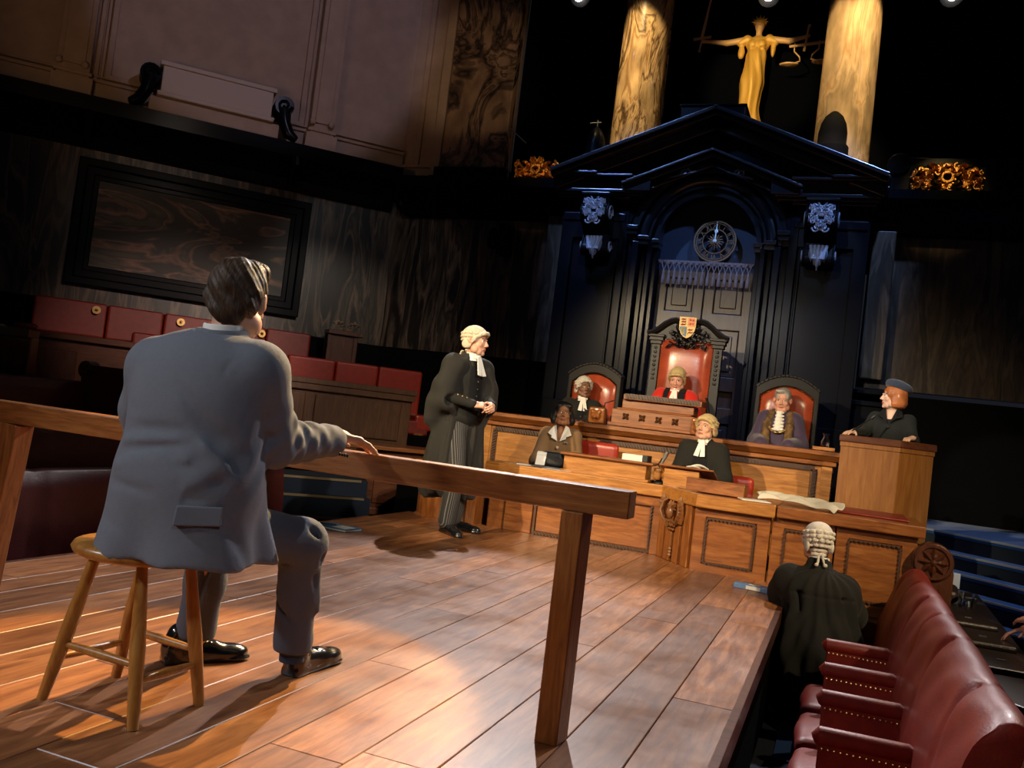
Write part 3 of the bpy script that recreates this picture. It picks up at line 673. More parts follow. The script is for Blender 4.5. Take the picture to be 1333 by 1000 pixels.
    for k,n in enumerate(['XII','I','II','III','IIII','V','VI','VII','VIII','IX','X','XI']):
        a=-k*PI/6; Mx=Matrix.Translation((cxx,11.18,cz))@Matrix.Rotation(-a,4,'Y')@Matrix.Translation((0,0,.191))@Matrix.Rotation(PI/2,4,'X')@Matrix.Diagonal((.8 if len(n)<4 else .62,1,1,1))
        b.text(n,.095,Mx,.004)
    obj('numerals',b,M['bronze'],t)
    b=MB()
    for k in range(16):
        a=k*PI/8; b.tube([(cxx,11.19,cz),(cxx+.1*math.cos(a),11.19,cz+.1*math.sin(a))],[.018,.003],5)
    obj('sunburst',b,M['bronze'],t)
    b=MB(); b.bar((cxx,11.15,cz),(cxx+.01,11.15,cz+.16),.014,.006,(0,1,0)); b.ball((cxx+.008,11.15,cz+.12),.024,8,0,(1,.3,1)); b.ball((cxx,11.15,cz),.025,10,0,(1,.5,1)); obj('hour_hand',b,M['paper'],t,smooth=True)
    b=MB(); b.bar((cxx,11.14,cz),(cxx+.012,11.14,cz+.24),.012,.006,(0,1,0),w2=.004); obj('minute_hand',b,M['paper'],t)
    # tasselled pelmet
    t=thing('tasselled_pelmet','mauve grey braid valance with a row of tassels hanging below the clock','valance',(-1.82,11.1,2.86))
    b=MB(); b.box(-2.42,-1.23,11.12,11.15,3.15,3.2); n=16
    for k in range(n+1):
        x=-2.40+1.15*k/n; b.ball((x,11.11,3.175),.018,6)
    xs=[-2.37+1.11*(k+.5)/n for k in range(n)]
    for x in xs:
        b.tube([(x-.035,11.11,3.17),(x,11.11,3.06)],.007,5); b.tube([(x+.035,11.11,3.17),(x,11.11,3.06)],.007,5)
    obj('braid',b,M['tassel'],t,smooth=True)
    for x in xs:
        b=MB(); b.lathe((x,11.11,0),[(.02,2.89),(.026,2.9),(.022,2.98),(.014,3.03),(.018,3.05),(.008,3.07)],9); obj('tassel',b,M['tassel'],t,smooth=True)
build_portal()
# ================================================================ chairs
def build_throne():
    cx,y=-1.75,10.05
    t=thing('throne_chair','tall black carved throne with red leather back and heraldic shield','chair',(cx,y,.22))
    b=MB(); b.box(cx-.38,cx+.38,y-.5,y+.05,.58,.66); b.box(cx-.34,cx+.34,y-.5,y,.22,.58); obj('seat_frame',b,M['ebon'],t,bevel=.01)
    b=MB(); b.box(cx-.33,cx+.33,y-.5,y,.66,.74); obj('seat',b,M['chairleather'],t,bevel=.03,seg=3)
    for s in (-1,1):
        x=cx+s*.345
        b=MB(); b.box(x-.05,x+.05,y-.03,y+.06,.22,2.02); b.box(x-.065,x+.065,y-.05,y+.07,2.02,2.06); b.box(x-.08,x+.08,y-.06,y+.07,2.06,2.1); b.box(x-.095,x+.095,y-.075,y+.07,2.1,2.13)
        p=obj('post',b,M['ebon'],t,bevel=.005)
        b=MB()
        for k in range(8): b.ball((x,y-.035,1.98-.05*k),.017,6,0,(1.2,.7,1)); 
        obj('husk_drop',b,M['ebon'],p,smooth=True)
        b=MB(); b.box(x-.045,x+.045,y-.5,y,.9,.97); b.box(x-.035,x+.035,y-.5,y-.42,.6,.9); b.tube([(x-.05,y-.52,.94),(x+.05,y-.52,.94)],.05,10); obj('armrest',b,M['ebon'],t,bevel=.01)
    # cushion back bulging forward with a curved top
    n=14;m=16; vs=[];fs=[]
    for j in range(m+1):
        for i in range(n+1):
            u=i/n*2-1; v=j/m; z=.7+v*(1.36+.07*math.cos(u*PI/2)-.0); e=(1-u**6)*(1-(2*v-1)**8)
            vs.append((cx+u*.295,y-.0-.07*e,z))
    for j in range(m):
        for i in range(n): a=j*(n+1)+i; fs.append((a,a+1,a+n+2,a+n+1))
    b=MB(); b.add(vs,fs); b.box(cx-.295,cx+.295,y,y+.03,.7,2.06); obj('backrest',b,M['chairleather'],t,smooth=True)
    for s in (-1,1):
        b=MB()
        for k in range(44): b.ball((cx+s*.287,y-.012,.72+.031*k),.007,5)
        obj('nail_trim',b,M['brass'],t)
    # broken pediment
    b=MB()
    for s in (-1,1):
        P=[(.45,2.13),(.40,2.145),(.33,2.19),(.26,2.25),(.20,2.29),(.14,2.305),(.09,2.29),(.06,2.25),(.07,2.205),(.11,2.195),(.125,2.225),(.105,2.245)]
        for rr,dy,dz in ((.026,-.06,0),(.018,-.085,.012),(.03,-.02,-.012)):
            b.tube([(cx+s*p[0],y+dy,p[1]+dz) for p in P],[rr*(1-.3*k/len(P)) for k in range(len(P))],8)
        b.prism([(cx+s*q[0],q[1]) for q in ((.43,2.12),(.33,2.17),(.2,2.27),(.1,2.2),(.1,2.08),(.43,2.1))],y-.02,y+.04)
    obj('pediment',b,M['ebon'],t,smooth=True,angle=40)
    b=MB(); carving(b,(cx,y-.06,2.1),.44,.2,8,20,.05)
    for k in range(26):
        q=random.Random(k); b.ball((cx+(q.random()-.5)*.46,y-.07-q.random()*.03,2.02+q.random()*.13+.05*abs(math.sin(k))),.022,6)
    obj('fruit_garland',b,M['ebon'],t,smooth=True)
    # shield
    sh=[]; N=14
    for k in range(N+1):
        u=k/N*PI; sh.append((math.cos(u)*.092 if True else 0,2.21-.13*math.sin(u)**1.0))
    out=[(.092,2.335),(.092,2.23),(.085,2.19),(.065,2.15),(.035,2.115),(0,2.10),(-.035,2.115),(-.065,2.15),(-.085,2.19),(-.092,2.23),(-.092,2.335)]
    b=MB(); b.prism([(cx+p[0],p[1]) for p in out],y-.13,y-.10); s0=obj('shield',b,M['shield_gold'],t,label='quartered gold, red and blue shield')
    b=MB(); b.box(cx+.004,cx+.082,y-.134,y-.13,2.235,2.326); obj('quarter',b,M['shield_orange'],s0,label='orange quarter')
    b=MB(); b.prism([(cx+p[0],p[1]) for p in ((-.004,2.225),(-.004,2.115),(-.035,2.128),(-.062,2.158),(-.08,2.195),(-.083,2.225))],y-.134,y-.13); obj('quarter',b,M['shield_blue'],s0,label='blue quarter with a gold harp')
    b=MB()
    for (qx,qz) in ((-.045,2.31),(-.045,2.28),(-.045,2.25),(.04,2.165),(.035,2.195)):
        b.tube([(cx+qx-.025,y-.136,qz-.004),(cx+qx-.008,y-.138,qz+.005),(cx+qx+.012,y-.138,qz-.001),(cx+qx+.026,y-.136,qz+.009)],[.004,.006,.006,.003],5)
        for e in (-.018,-.004,.014): b.tube([(cx+qx+e,y-.136,qz),(cx+qx+e-.004,y-.136,qz-.011)],.0025,4)
    for (qx,qz) in ((.03,2.305),(.06,2.30),(.03,2.26),(.06,2.262)): b.ball((cx+qx,y-.136,qz),.011,6,0,(1,.3,1))
    obj('charges',b,M['shield_red'],s0,label='small red beasts')
    b=MB(); b.tube([(cx-.06,y-.136,2.205),(cx-.055,y-.137,2.165),(cx-.03,y-.137,2.145)],.005,5); b.tube([(cx-.06,y-.136,2.205),(cx-.035,y-.137,2.212),(cx-.025,y-.137,2.15)],.004,5)
    for e in (-.048,-.04,-.033): b.tube([(cx+e,y-.136,2.205),(cx+e+.004,y-.136,2.155)],.0015,4)
    obj('harp',b,M['shield_gold'],s0)
M['shield_gold']=plain('shield gold paint',(.85,.55,.14),.4); M['shield_orange']=plain('shield orange paint',(.8,.22,.03),.4)
M['shield_blue']=plain('shield blue paint',(.03,.15,.22),.4); M['shield_red']=plain('shield red paint',(.5,.06,.02),.5)
build_throne()
def arch_chair(cx,y,lab,hw=.27,rz=0,z0=.22,zt=1.66,sh=1.52):
    t=thing('hooded_chair',lab,'chair',(cx,y,z0),rz,'low backed red leather chairs either side of the throne')
    def top(u,r): return r*math.cos(u*1.1)
    n=16; out=[(hw*1.12*(1-2*k/n), sh+.05+(zt-sh)*(1-(1-2*k/n)**2)+.02) for k in range(n+1)]
    inn=[(hw*.96*(1-2*k/n), sh-.02+(zt-sh-.02)*(1-(1-2*k/n)**2)) for k in range(n+1)]
    b=MB(); poly=[(p[0],p[1]-z0) for p in out]+[(-hw*1.12,.0),(-hw*.96,.0)]+[(p[0],p[1]-z0) for p in inn[::-1]]+[(hw*.96,0),(hw*1.12,0)]
    b.prism(poly,-.05,.05)
    for k in range(n): b.bar((out[k][0]*1.02,0,out[k][1]-z0),(out[k+1][0]*1.02,0,out[k+1][1]-z0),.13,.03)
    obj('frame',b,M['ebon'],t,world=False,bevel=.008)
    m=12; vs=[];fs=[]
    for j in range(m+1):
        for i in range(n+1):
            u=i/n*2-1; v=j/m; zz=.4+v*((sh-.02+(zt-sh-.02)*(1-u*u))-z0-.4); e=(1-u**6)*(1-(2*v-1)**8); vs.append((u*hw*.96,-.0-.06*e,zz))
    for j in range(m):
        for i in range(n): a=j*(n+1)+i; fs.append((a,a+1,a+n+2,a+n+1))
    b=MB(); b.add(vs,fs); obj('backrest',b,M['chairleather'],t,world=False,smooth=True)
    b=MB()
    for s in (-1,1):
        for k in range(34): b.ball((s*hw*.93,-.02,.42+(sh-z0-.42)*k/33),.008,5)
    for k in range(30):
        u=k/29*2-1; b.ball((u*hw*.93,-.02,sh-.03+(zt-sh-.02)*(1-u*u)-z0),.008,5)
    obj('nail_trim',b,M['brass'],t,world=False)
    b=MB(); b.box(-hw,hw,-.5,0,.36,.46); obj('seat',b,M['chairleather'],t,world=False,bevel=.03,seg=3)
    for sx in (-1,1):
        for yy in (-.46,-.02):
            b=MB(); b.box(sx*(hw-.03)-.03,sx*(hw-.03)+.03,yy-.03,yy+.03,0,.36); obj('leg',b,M['ebon'],t,world=False,bevel=.005)
    return t
arch_chair(-2.74,10.0,'low black framed red leather chair behind the grey wigged man, left of the throne',.29,-.12)
arch_chair(-.62,10.0,'low black framed red leather chair behind the purple gown, right of the throne',.29,.05,zt=1.72,sh=1.58)
def small_chair(x,y,z,lab,zt):
    t=thing('office_chair',lab,'chair',(x,y,z))
    s=SDF(); s.box((x,y,zt-.2),(.24,.03,.2),.06,.02); skin('backrest',s,.012,[M['redbright']],t)
    b=MB(); b.box(x-.24,x+.24,y-.46,y,z+.36,z+.44); obj('seat',b,M['redbright'],t,bevel=.03,seg=3)
    b=MB(); b.bar((x,y+.03,z+.3),(x,y+.02,zt-.1),.05,.02,(1,0,0)); b.tube([(x,y-.22,z+.05),(x,y-.22,z+.36)],.03,10); obj('stem',b,M['blackplastic'],t)
    for k in range(4):
        a=k*PI/2+.5; b=MB(); b.tube([(x,y-.22,z+.1),(x+.24*math.cos(a),y-.22+.24*math.sin(a),z+.02)],[.025,.018],8); obj('leg',b,M['blackplastic'],t)
small_chair(-2.3,8.72,-.22,'red leather office chair behind the typist in the brown suit',.87)
small_chair(-.97,8.62,-.22,'red leather office chair behind the young barrister in the cream wig',.72)
# ================================================================ desks
def rope(mb,p0,p1,y,w=.045,mi=0):
    """carved rope moulding in the xz plane"""
    L=math.hypot(p1[0]-p0[0],p1[1]-p0[1]); n=max(2,int(L/.03)); ux,uz=(p1[0]-p0[0])/L,(p1[1]-p0[1])/L
    mb.bar((p0[0],y+.01,p0[1]),(p1[0],y+.01,p1[1]),w,.02,(0,1,0))
    for k in range(n):
        q=(k+.5)/n*L; c=(p0[0]+ux*q,y-.005,p0[1]+uz*q); s=.012
        mb.bar((c[0]-ux*s-uz*w*.35,c[1],c[2]-uz*s+ux*w*.35),(c[0]+ux*s+uz*w*.35,c[1],c[2]+uz*s-ux*w*.35),.011,.022,(0,1,0))
def field(t,x0,x1,z0,z1,y,mat='oak',dark='carvedark',rim=.07,name='panel'):
    b=MB(); b.box(x0+rim,x1-rim,y-.012,y,z0+rim,z1-rim); p=obj(name,b,M[mat],t,bevel=.008)
    b=MB(); r=rim*.55
    for a,c in (((x0+r,z0+r),(x1-r,z0+r)),((x1-r,z0+r),(x1-r,z1-r)),((x1-r,z1-r),(x0+r,z1-r)),((x0+r,z1-r),(x0+r,z0+r))): rope(b,a,c,y-.012,.05)
    obj('carved_moulding',b,M[dark],p)
def build_judge_bench():
    t=thing('judges_bench','long golden oak bench front with three rope-moulded panels below the judge','bench',(-1.82,9.0,.22-.44))
    b=MB(); b.box(-3.62,-.09,8.94,9.02,-.22,.97); b.box(-.17,-.09,9.02,9.46,-.22,.97); b.box(-3.62,-3.54,9.02,9.46,-.22,.97)
    for x in (-3.58,-2.42,-1.28,-.13): b.box(x-.05,x+.05,8.925,8.94,.35,.97)
    obj('body',b,M['oak'],t,bevel=.005)
    b=MB(); b.prismx([(8.93,.94),(8.9,.95),(8.86,.985),(8.84,1.0),(8.84,1.035),(9.48,1.045),(9.48,.97),(8.94,.965)],-3.68,-.03); obj('worktop',b,M['redoak'],t)
    b=MB(); b.box(-3.66,-.05,8.89,8.94,.9,.94); b.box(-3.64,-.07,8.9,8.94,.22,.36); obj('cornice',b,M['redoak'],t,bevel=.01)
    field(t,-3.52,-2.48,.46,.90,8.94); field(t,-2.36,-1.34,.46,.90,8.94); field(t,-1.22,-.2,.46,.90,8.94)
    b=MB()
    for k in range(12): b.ball((-.085,8.98+.0,.5+.035*k),.02,6,0,(1,1.5,1))
    obj('side_carving',b,M['carvedark'],t,smooth=True)
build_judge_bench()
def build_judge_lectern():
    t=thing('judges_desk_box','carved oak desk box with four rosettes before the judge','desk box',(-1.9,9.2,1.045))
    b=MB(); b.box(-2.27,-1.42,9.05,9.45,1.045,1.22); b.box(-2.30,-1.39,9.03,9.47,1.045,1.08); b.box(-2.23,-1.46,9.07,9.45,1.22,1.235); obj('body',b,M['redoak'],t,bevel=.006)
    b=MB(); b.box(-2.18,-1.44,9.08,9.36,1.235,1.328); obj('upper_box',b,M['redoak'],t,bevel=.008)
    b=MB(); b.add([(-2.16,9.02,1.325),(-1.36,9.02,1.325),(-1.36,9.36,1.335),(-2.16,9.36,1.335),(-2.16,9.02,1.38),(-1.36,9.02,1.38),(-1.36,9.36,1.39),(-2.16,9.36,1.39)],[(3,2,1,0),(4,5,6,7),(0,1,5,4),(1,2,6,5),(2,3,7,6),(3,0,4,7)])
    bs=obj('book_rest',b,M['redoak'],t,bevel=.006)
    b=MB(); rope(b,(-2.14,1.36),(-1.38,1.36),9.015,.05); obj('carved_edge',b,M['carvedark'],bs)
    for x in (-2.12,-1.95,-1.78,-1.61):
        b=MB()
        for k in range(4): leaf(b,(x,9.045,1.15),.035,.045,math.cos(k*PI/2+.78),math.sin(k*PI/2+.78),.02)
        b.ball((x,9.035,1.15),.016,8); obj('rosette',b,M['carvedark'],t,smooth=True)
    for x,l in ((-2.42,'left'),(-1.36,'right')):
        s=SDF(); s.box((x,9.06,1.13),(.085,.06,.085),.02,.01); s.ell((x,8.99,1.12),(.05,.04,.045)); s.ell((x-.035,8.99,1.165),(.022,.02,.018),k=.01); s.ell((x+.035,8.99,1.165),(.022,.02,.018),k=.01)
        s.ell((x,8.95,1.11),(.022,.02,.02),k=.01); s.ell((x,8.965,1.085),(.03,.02,.012),k=.01,sub=True)
        skin('lion_mask',s,.008,[M['redoak']],t)
build_judge_lectern()
def carved_emblem(b,c,w,h):
    x,y,z=c
    for s in (-1,1):
        b.tube([(x+s*w*.1,y,z-h*.2),(x+s*w*.32,y-.02,z-h*.1),(x+s*w*.45,y-.03,z+h*.12),(x+s*w*.38,y-.02,z+h*.38),(x+s*w*.3,y,z+h*.45)],[.012,.014,.014,.012,.006],6)
        for k in range(7):
            q=k/6; leaf(b,(x+s*w*(.2+.25*math.sin(q*2.2)),y-.01,z-h*.2+q*h*.55),.03,.07,s*math.cos(q*1.5),.7,.025)
        b.scroll((x+s*w*.12,y-.02,z-h*.18),.035,1.2,.01,'xz',s,0,6)
    b.ball((x,y-.02,z+h*.12),.045,10,0,(.9,.7,1.3)); b.ball((x,y-.04,z+h*.12),.025,8,0,(.9,.7,1.3))
    for k in range(3): b.tube([(x-w*.22+k*.01,y-.01,z-h*.12-.03*k),(x+w*.22-k*.01,y-.01,z-h*.12-.03*k)],.011,6)
    for k in range(6):
        a=PI*k/5; leaf(b,(x,y-.01,z+h*.2),.025,.08,math.cos(a),math.sin(a),.02)
def build_clerks_desk():
    t=thing('clerks_desk','long scuffed oak desk along the far stage edge with a carved emblem pier','desk',(-1.2,8.0,-.22))
    # left run
    b=MB(); b.box(-2.95,-1.38,7.62,7.7,-.2,.5); b.box(-2.78,-2.52,7.59,7.62,.0,.5); b.box(-1.46,-1.38,7.585,7.62,.0,.5); b.box(-2.95,-1.38,7.58,7.64,.40,.5); obj('front_frame',b,M['redoak'],t,bevel=.006)
    b=MB(); b.box(-2.48,-1.47,7.605,7.62,.03,.38); obj('front_panel',b,M['redoak'],t,bevel=.008,label='scuffed plain front panel')
    b=MB(); b.box(-2.5,-1.47,7.59,7.615,.0,.03); rope(b,(-2.5,.015),(-1.47,.015),7.59,.025); b.box(-2.505,-2.485,7.59,7.61,.0,.4); rope(b,(-1.46,.0),(-1.46,.4),7.583,.02); obj('bead_moulding',b,M['carvedark'],t)
    # diagonal pier with emblem
    p=MB(); p.prismz([(-1.38,7.62),(-1.03,7.14),(-.9,7.14),(-.9,7.7),(-1.38,7.7)],-.2,.5)
    obj('pier',p,M['redoakz'],t,bevel=.006)
    fr=frame((-1.205,7.38,0),math.atan2(-.48,.35)); 
    b=MB(); b.M=fr; b.box(-.28,-.17,-.03,.0,.0,.5); b.box(.17,.28,-.03,.0,.0,.5); b.box(-.13,-.03,-.035,0,.0,.3); b.box(.03,.13,-.035,0,0,.3); obj('pilaster',b,M['redoakz'],t,bevel=.006)
    b=MB(); b.M=fr; carved_emblem(b,(0,-.05,.36),.36,.3); 
    for z in (.05,.075,.10): b.ball((0,-.04,z),.02,8)
    b.tube([(0,-.04,.12),(.0,-.04,.24)],.008,6); obj('emblem',b,M['carved'],t,smooth=True,label='carved lion and wreath emblem')
    # right run of three sections
    b=MB()
    for x0,x1 in ((-1.03,-.46),(-.445,.0),(.01,.56)):
        b.box(x0,x1,7.12,7.2,-.70,.52); b.box(x0,x0+.09,7.1,7.12,-.7,.52); b.box(x1-.1,x1,7.1,7.12,-.7,.52); b.box(x0,x1,7.1,7.12,.42,.52); b.box(x0,x1,7.1,7.12,-.02 if x0<-.9 else -.12,.06 if x0<-.9 else -.03)
    b.box(-1.03,.6,7.04,7.12,-.7,-.5); b.box(.48,.56,7.2,7.9,-.7,.52)
    obj('side_frame',b,M['redoak'],t,bevel=.006)
    for x0,x1,z0 in ((-.93,-.57,.07),(-.35,-.1,-.02),(.1,.45,-.02)):
        b=MB(); b.box(x0,x1,7.1,7.12,z0,.41); pp=obj('side_panel',b,M['redoak'],t,bevel=.012)
        b=MB(); 
        for a,c in (((x0,z0),(x1,z0)),((x1,z0),(x1,.41)),((x1,.41),(x0,.41)),((x0,.41),(x0,z0))): rope(b,a,c,7.095,.018)
        obj('bead_moulding',b,M['carvedark'],pp)
    b=MB(); b.box(.1,.45,7.1,7.12,-.45,-.14); obj('side_panel',b,M['redoak'],t,bevel=.012)
    # worktops
    b=MB()
    b.prismz([(-2.98,7.56),(-1.36,7.56),(-1.0,7.06),(-.43,7.06),(-.43,7.9),(-.6,8.3),(-2.98,8.3)],.5,.575); obj('worktop',b,M['desktop'],t,bevel=.012)
    b=MB(); b.prismz([(-2.99,7.53),(-1.38,7.53),(-1.02,7.03),(-.43,7.03),(-.43,7.09),(-.99,7.09),(-1.34,7.6),(-2.99,7.6)],.49,.59); obj('edge',b,M['oak'],t,bevel=.01)
    b=MB(); b.prismz([(-.42,7.03),(.6,7.03),(.6,8.0),(-.42,8.0)],.5,.585); obj('side_top',b,M['redoak'],t,bevel=.01)
    b=MB(); b.prismz([(.0,7.25),(.5,7.22),(.5,7.9),(-.1,7.9)],.585,.605); obj('leather_pad',b,M['red'],t,bevel=.02)
    b=MB(); b.box(-2.99,-2.8,7.7,8.3,-.22,.5); obj('end',b,M['mahog'],t,bevel=.01)
build_clerks_desk()
def build_desk_boxes():
    # low oak reading box
    t=thing('desk_cabinet','long low oak box with moulded lid on the clerks desk beside the typist','box',(-1.95,7.95,.575))
    b=MB(); b.box(-2.36,-1.6,7.84,8.08,.575,.73); b.box(-2.38,-1.57,7.82,8.1,.575,.6); obj('body',b,M['oak'],t,bevel=.005)
    b=MB(); b.box(-2.39,-1.54,7.8,8.12,.73,.75); b.box(-2.37,-1.56,7.82,8.1,.72,.735); obj('lid',b,M['redoak'],t,bevel=.006)
    s=SDF(); s.box((-1.52,7.98,.66),(.035,.05,.055),.02); s.ell((-1.48,7.98,.66),(.04,.03,.035),k=.01); s.ell((-1.46,7.98,.64),(.03,.02,.02),k=.01); skin('lion_mask',s,.007,[M['oak']],t)
    t=thing('thick_book','thick cream book with a dark spine on the low oak box lid','book',(-1.72,7.96,.75),-.1)
    b=MB(); b.box(-.12,.07,-.06,.06,0,.055); obj('pages',b,M['paper'],t,world=False,bevel=.004)
    b=MB(); b.box(.07,.12,-.062,.062,-.001,.058); obj('spine',b,M['blackplastic'],t,world=False,bevel=.004)
    b=MB(); b.box(-.06,.06,-.1,.1,0,.05); s0=single('brass_block',b,M['oak'],'small pale wooden block on the bench panel ledge behind the low oak box','block'); s0.location=(-2.02,8.82,.62); 
    # angled reading lectern with papers
    t=thing('reading_lectern','oak table lectern with slanting top in front of the young barrister','lectern',(-1.28,7.8,.575))
    b=MB(); b.prismx([(7.72,.575),(7.72,.73),(8.0,.66),(8.0,.575)],-1.42,-1.12); obj('body',b,M['oak'],t,bevel=.004)
    b=MB(); b.prismx([(7.68,.75),(7.68,.765),(8.06,.68),(8.06,.66)],-1.46,-1.0); obj('top',b,M['redoak'],t,bevel=.003)
    t=thing('open_brief','white papers curling on the slanting lectern','paper',(-1.22,7.8,.76))
    b=MB(); n=8
    for (x0,x1,h) in ((-1.22,-1.05,.03),(-1.24,-1.12,.012)):
        vs=[];fs=[]
        for i in range(n+1):
            u=i/n; 
            for v in (0,1): vs.append((x0+(x1-x0)*u,7.74+.24*v,.768-.05*v+h*math.sin(PI*u)))
        for i in range(n): fs.append((2*i,2*i+2,2*i+3,2*i+1))
        b.add(vs,fs)
    o=obj('sheet',b,M['paper'],t,smooth=True); q=o.modifiers.new('s','SOLIDIFY'); q.thickness=.002
    t=thing('low_wooden_box','low worn oak tray box at the front edge of the desk below the young barrister','box',(-.93,7.55,.585))
    b=MB(); b.M=frame((-.94,7.5,.585),-.12); b.box(-.24,.24,-.05,.06,0,.095); b.box(-.245,.245,-.055,.065,.095,.105); obj('body',b,M['redoak'],t,bevel=.006)
    # papers
    for (x,y,w,h,a,lab) in ((-2.72,8.0,.13,.06,.2,'white paper slip left of the stenotype machine'),(-2.4,7.83,.13,.07,-.1,'white paper slip right of the stenotype machine'),(-1.42,7.42+.2,.14,.07,-.1,'white paper slip before the table lectern')):
        b=MB(); b.M=frame((x,y,.576),a); b.box(-w,w,-h,h,0,.006); single('paper_slip',b,M['paper'],lab,'paper','papers on the clerks desk')
    b=MB(); b.M=frame((-.62,7.25,.587),.3); b.box(-.1,.12,-.09,.1,0,.006); single('paper_sheet',b,M['paper'],'white sheet of paper lying by the beige cloth','paper')
    # microphone
    t=thing('desk_microphone','black desk microphone on a round base between low oak box and table lectern','microphone',(-1.5,8.02,.575))
    b=MB(); b.lathe((-1.5,8.02,.575),[(.075,0),(.075,.012),(.06,.022),(.012,.03)],20); obj('base',b,M['blackplastic'],t,smooth=True,angle=40)
    b=MB(); b.tube([(-1.5,8.02,.6),(-1.5,8.02,.72)],.012,8); b.tube([(-1.5,8.02,.7),(-1.53,8.0,.74),(-1.5,7.99,.8)],.006,6); obj('stem',b,M['blackplastic'],t)
    b=MB(); b.tube([(-1.5,8.0,.76),(-1.46,8.0,.86)],[.014,.018],8); obj('capsule',b,M['steel'],t,smooth=True)
    # stenotype machine
    t=thing('stenotype','black stenotype machine with a white paper roll in front of the typist','typewriter',(-2.52,8.0,.575))
    s=SDF(); s.box((-2.5,8.0,.65),(.13,.09,.05),.03,.02); s.box((-2.5,7.96,.7),(.1,.05,.03),.02,.02); skin('body',s,.008,[M['blackplastic']],t)
    b=MB(); b.box(-2.65,-2.35,7.88,8.1,.575,.595); obj('base',b,M['steel'],t,bevel=.006)
    b=MB(); b.tube([(-2.64,7.93,.69),(-2.55,7.93,.69)],.035,16); b.add([(-2.64,7.9,.70),(-2.55,7.9,.70),(-2.55,7.87,.60),(-2.64,7.87,.60),(-2.64,7.905,.70),(-2.55,7.905,.70),(-2.55,7.875,.60),(-2.64,7.875,.60)],[(0,1,2,3),(7,6,5,4),(0,4,5,1),(3,2,6,7),(1,5,6,2),(0,3,7,4)]); obj('paper_roll',b,M['paper'],t,smooth=True,angle=40)
    # beige garment draped over the edge
    n,m=22,12; vs=[];fs=[]; rnd=random.Random(4)
    for i in range(n+1):
        for j in range(m+1):
            u=i/n; v=j/m; x=-.60+.58*u+.10*v*u+.03*math.sin(v*5); y=7.42-.34*u*u+.30*(v-.35)*(1-.5*u)+.04*math.sin(u*5)
            z=.600+.055*abs(math.sin(u*8+v*5))*math.sin(PI*min(1,max(0,v)))**.3+.022*abs(math.sin(v*11+u*4))
            if y<7.02: z-=(7.02-y)*1.6; y=7.02-(7.02-y)*.12
            vs.append((x,y,z))
    for i in range(n):
        for j in range(m): a=i*(m+1)+j; fs.append((a,a+m+1,a+m+2,a+1))
    b=MB(); b.add(vs,fs); o=single('folded_garment',b,M['cream'],'beige garment lying rumpled over the front edge of the desk','garment',smooth=True,angle=180); q=o.modifiers.new('s','SOLIDIFY'); q.thickness=.008; q=o.modifiers.new('u','SUBSURF'); q.levels=1;q.render_levels=1
    # carafes and glasses on the judges bench
    def carafe(x,y,z,lab,h=.13,r=.036):
        t=thing('carafe',lab,'carafe',(x,y,z))
        b=MB(); b.lathe((x,y,z),[(r*.8,0),(r,.01),(r,h*.45),(r*.6,h*.68),(r*.55,h*.85),(r*.85,h),(r*.8,h),(r*.48,h*.84),(r*.52,h*.68),(r*.88,h*.44),(r*.88,.012),(.002,.012)],18); obj('glass',b,M['glass'],t,smooth=True)
        b=MB(); b.lathe((x,y,z),[(r*.85,.013),(r*.86,h*.35),(.002,h*.35)],18); obj('water',b,M['glass'],t,smooth=True)
    carafe(-2.55,9.1,1.046,'glass water carafe beside the left lion mask',.14,.045)

    b=MB(); b.box(-.28,-.08,9.0,9.14,1.046,1.075); single('wooden_coaster_block',b,M['oak'],'small wooden block under the carafe at the right end of the bench','block')
    carafe(-.17,9.07,1.076,'glass water carafe on a wooden block at the right end of the bench',.13,.042)
    t=thing('drinking_glass','plain tumbler standing left of the carved desk box before the judge','glass',(-2.36,9.28,1.046))
    b=MB(); b.lathe((-2.36,9.28,1.046),[(.03,0),(.036,.1),(.033,.1),(.028,.008),(.001,.008)],16); obj('bowl',b,M['glass'],t,smooth=True)
    # gooseneck lamp and microphones on bench
    t=thing('desk_microphone','thin bent silver microphone arm left of the carved desk box','microphone',(-2.42,9.4,1.046))
    b=MB(); b.tube([(-2.42,9.4,1.046),(-2.45,9.4,1.22),(-2.43,9.35,1.27),(-2.32,9.3,1.31)],.006,6); obj('arm',b,M['steel'],t)
    b=MB(); b.lathe((-2.42,9.4,1.046),[(.03,0),(.03,.008),(.01,.012)],14); obj('base',b,M['blackplastic'],t)
    t=thing('desk_microphone','black stalk microphone rising at the right of the carved desk box','microphone',(-1.32,9.3,1.046))
    b=MB(); b.tube([(-1.3,9.3,1.046),(-1.3,9.25,1.25),(-1.33,9.2,1.38)],.006,6); obj('stalk',b,M['blackplastic'],t)
    b=MB(); b.tube([(-1.325,9.21,1.36),(-1.345,9.18,1.43)],[.012,.014],8); obj('capsule',b,M['blackplastic'],t,smooth=True)
    b=MB(); b.lathe((-1.3,9.3,1.046),[(.035,0),(.035,.01),(.01,.015)],14); obj('base',b,M['blackplastic'],t)
build_desk_boxes()
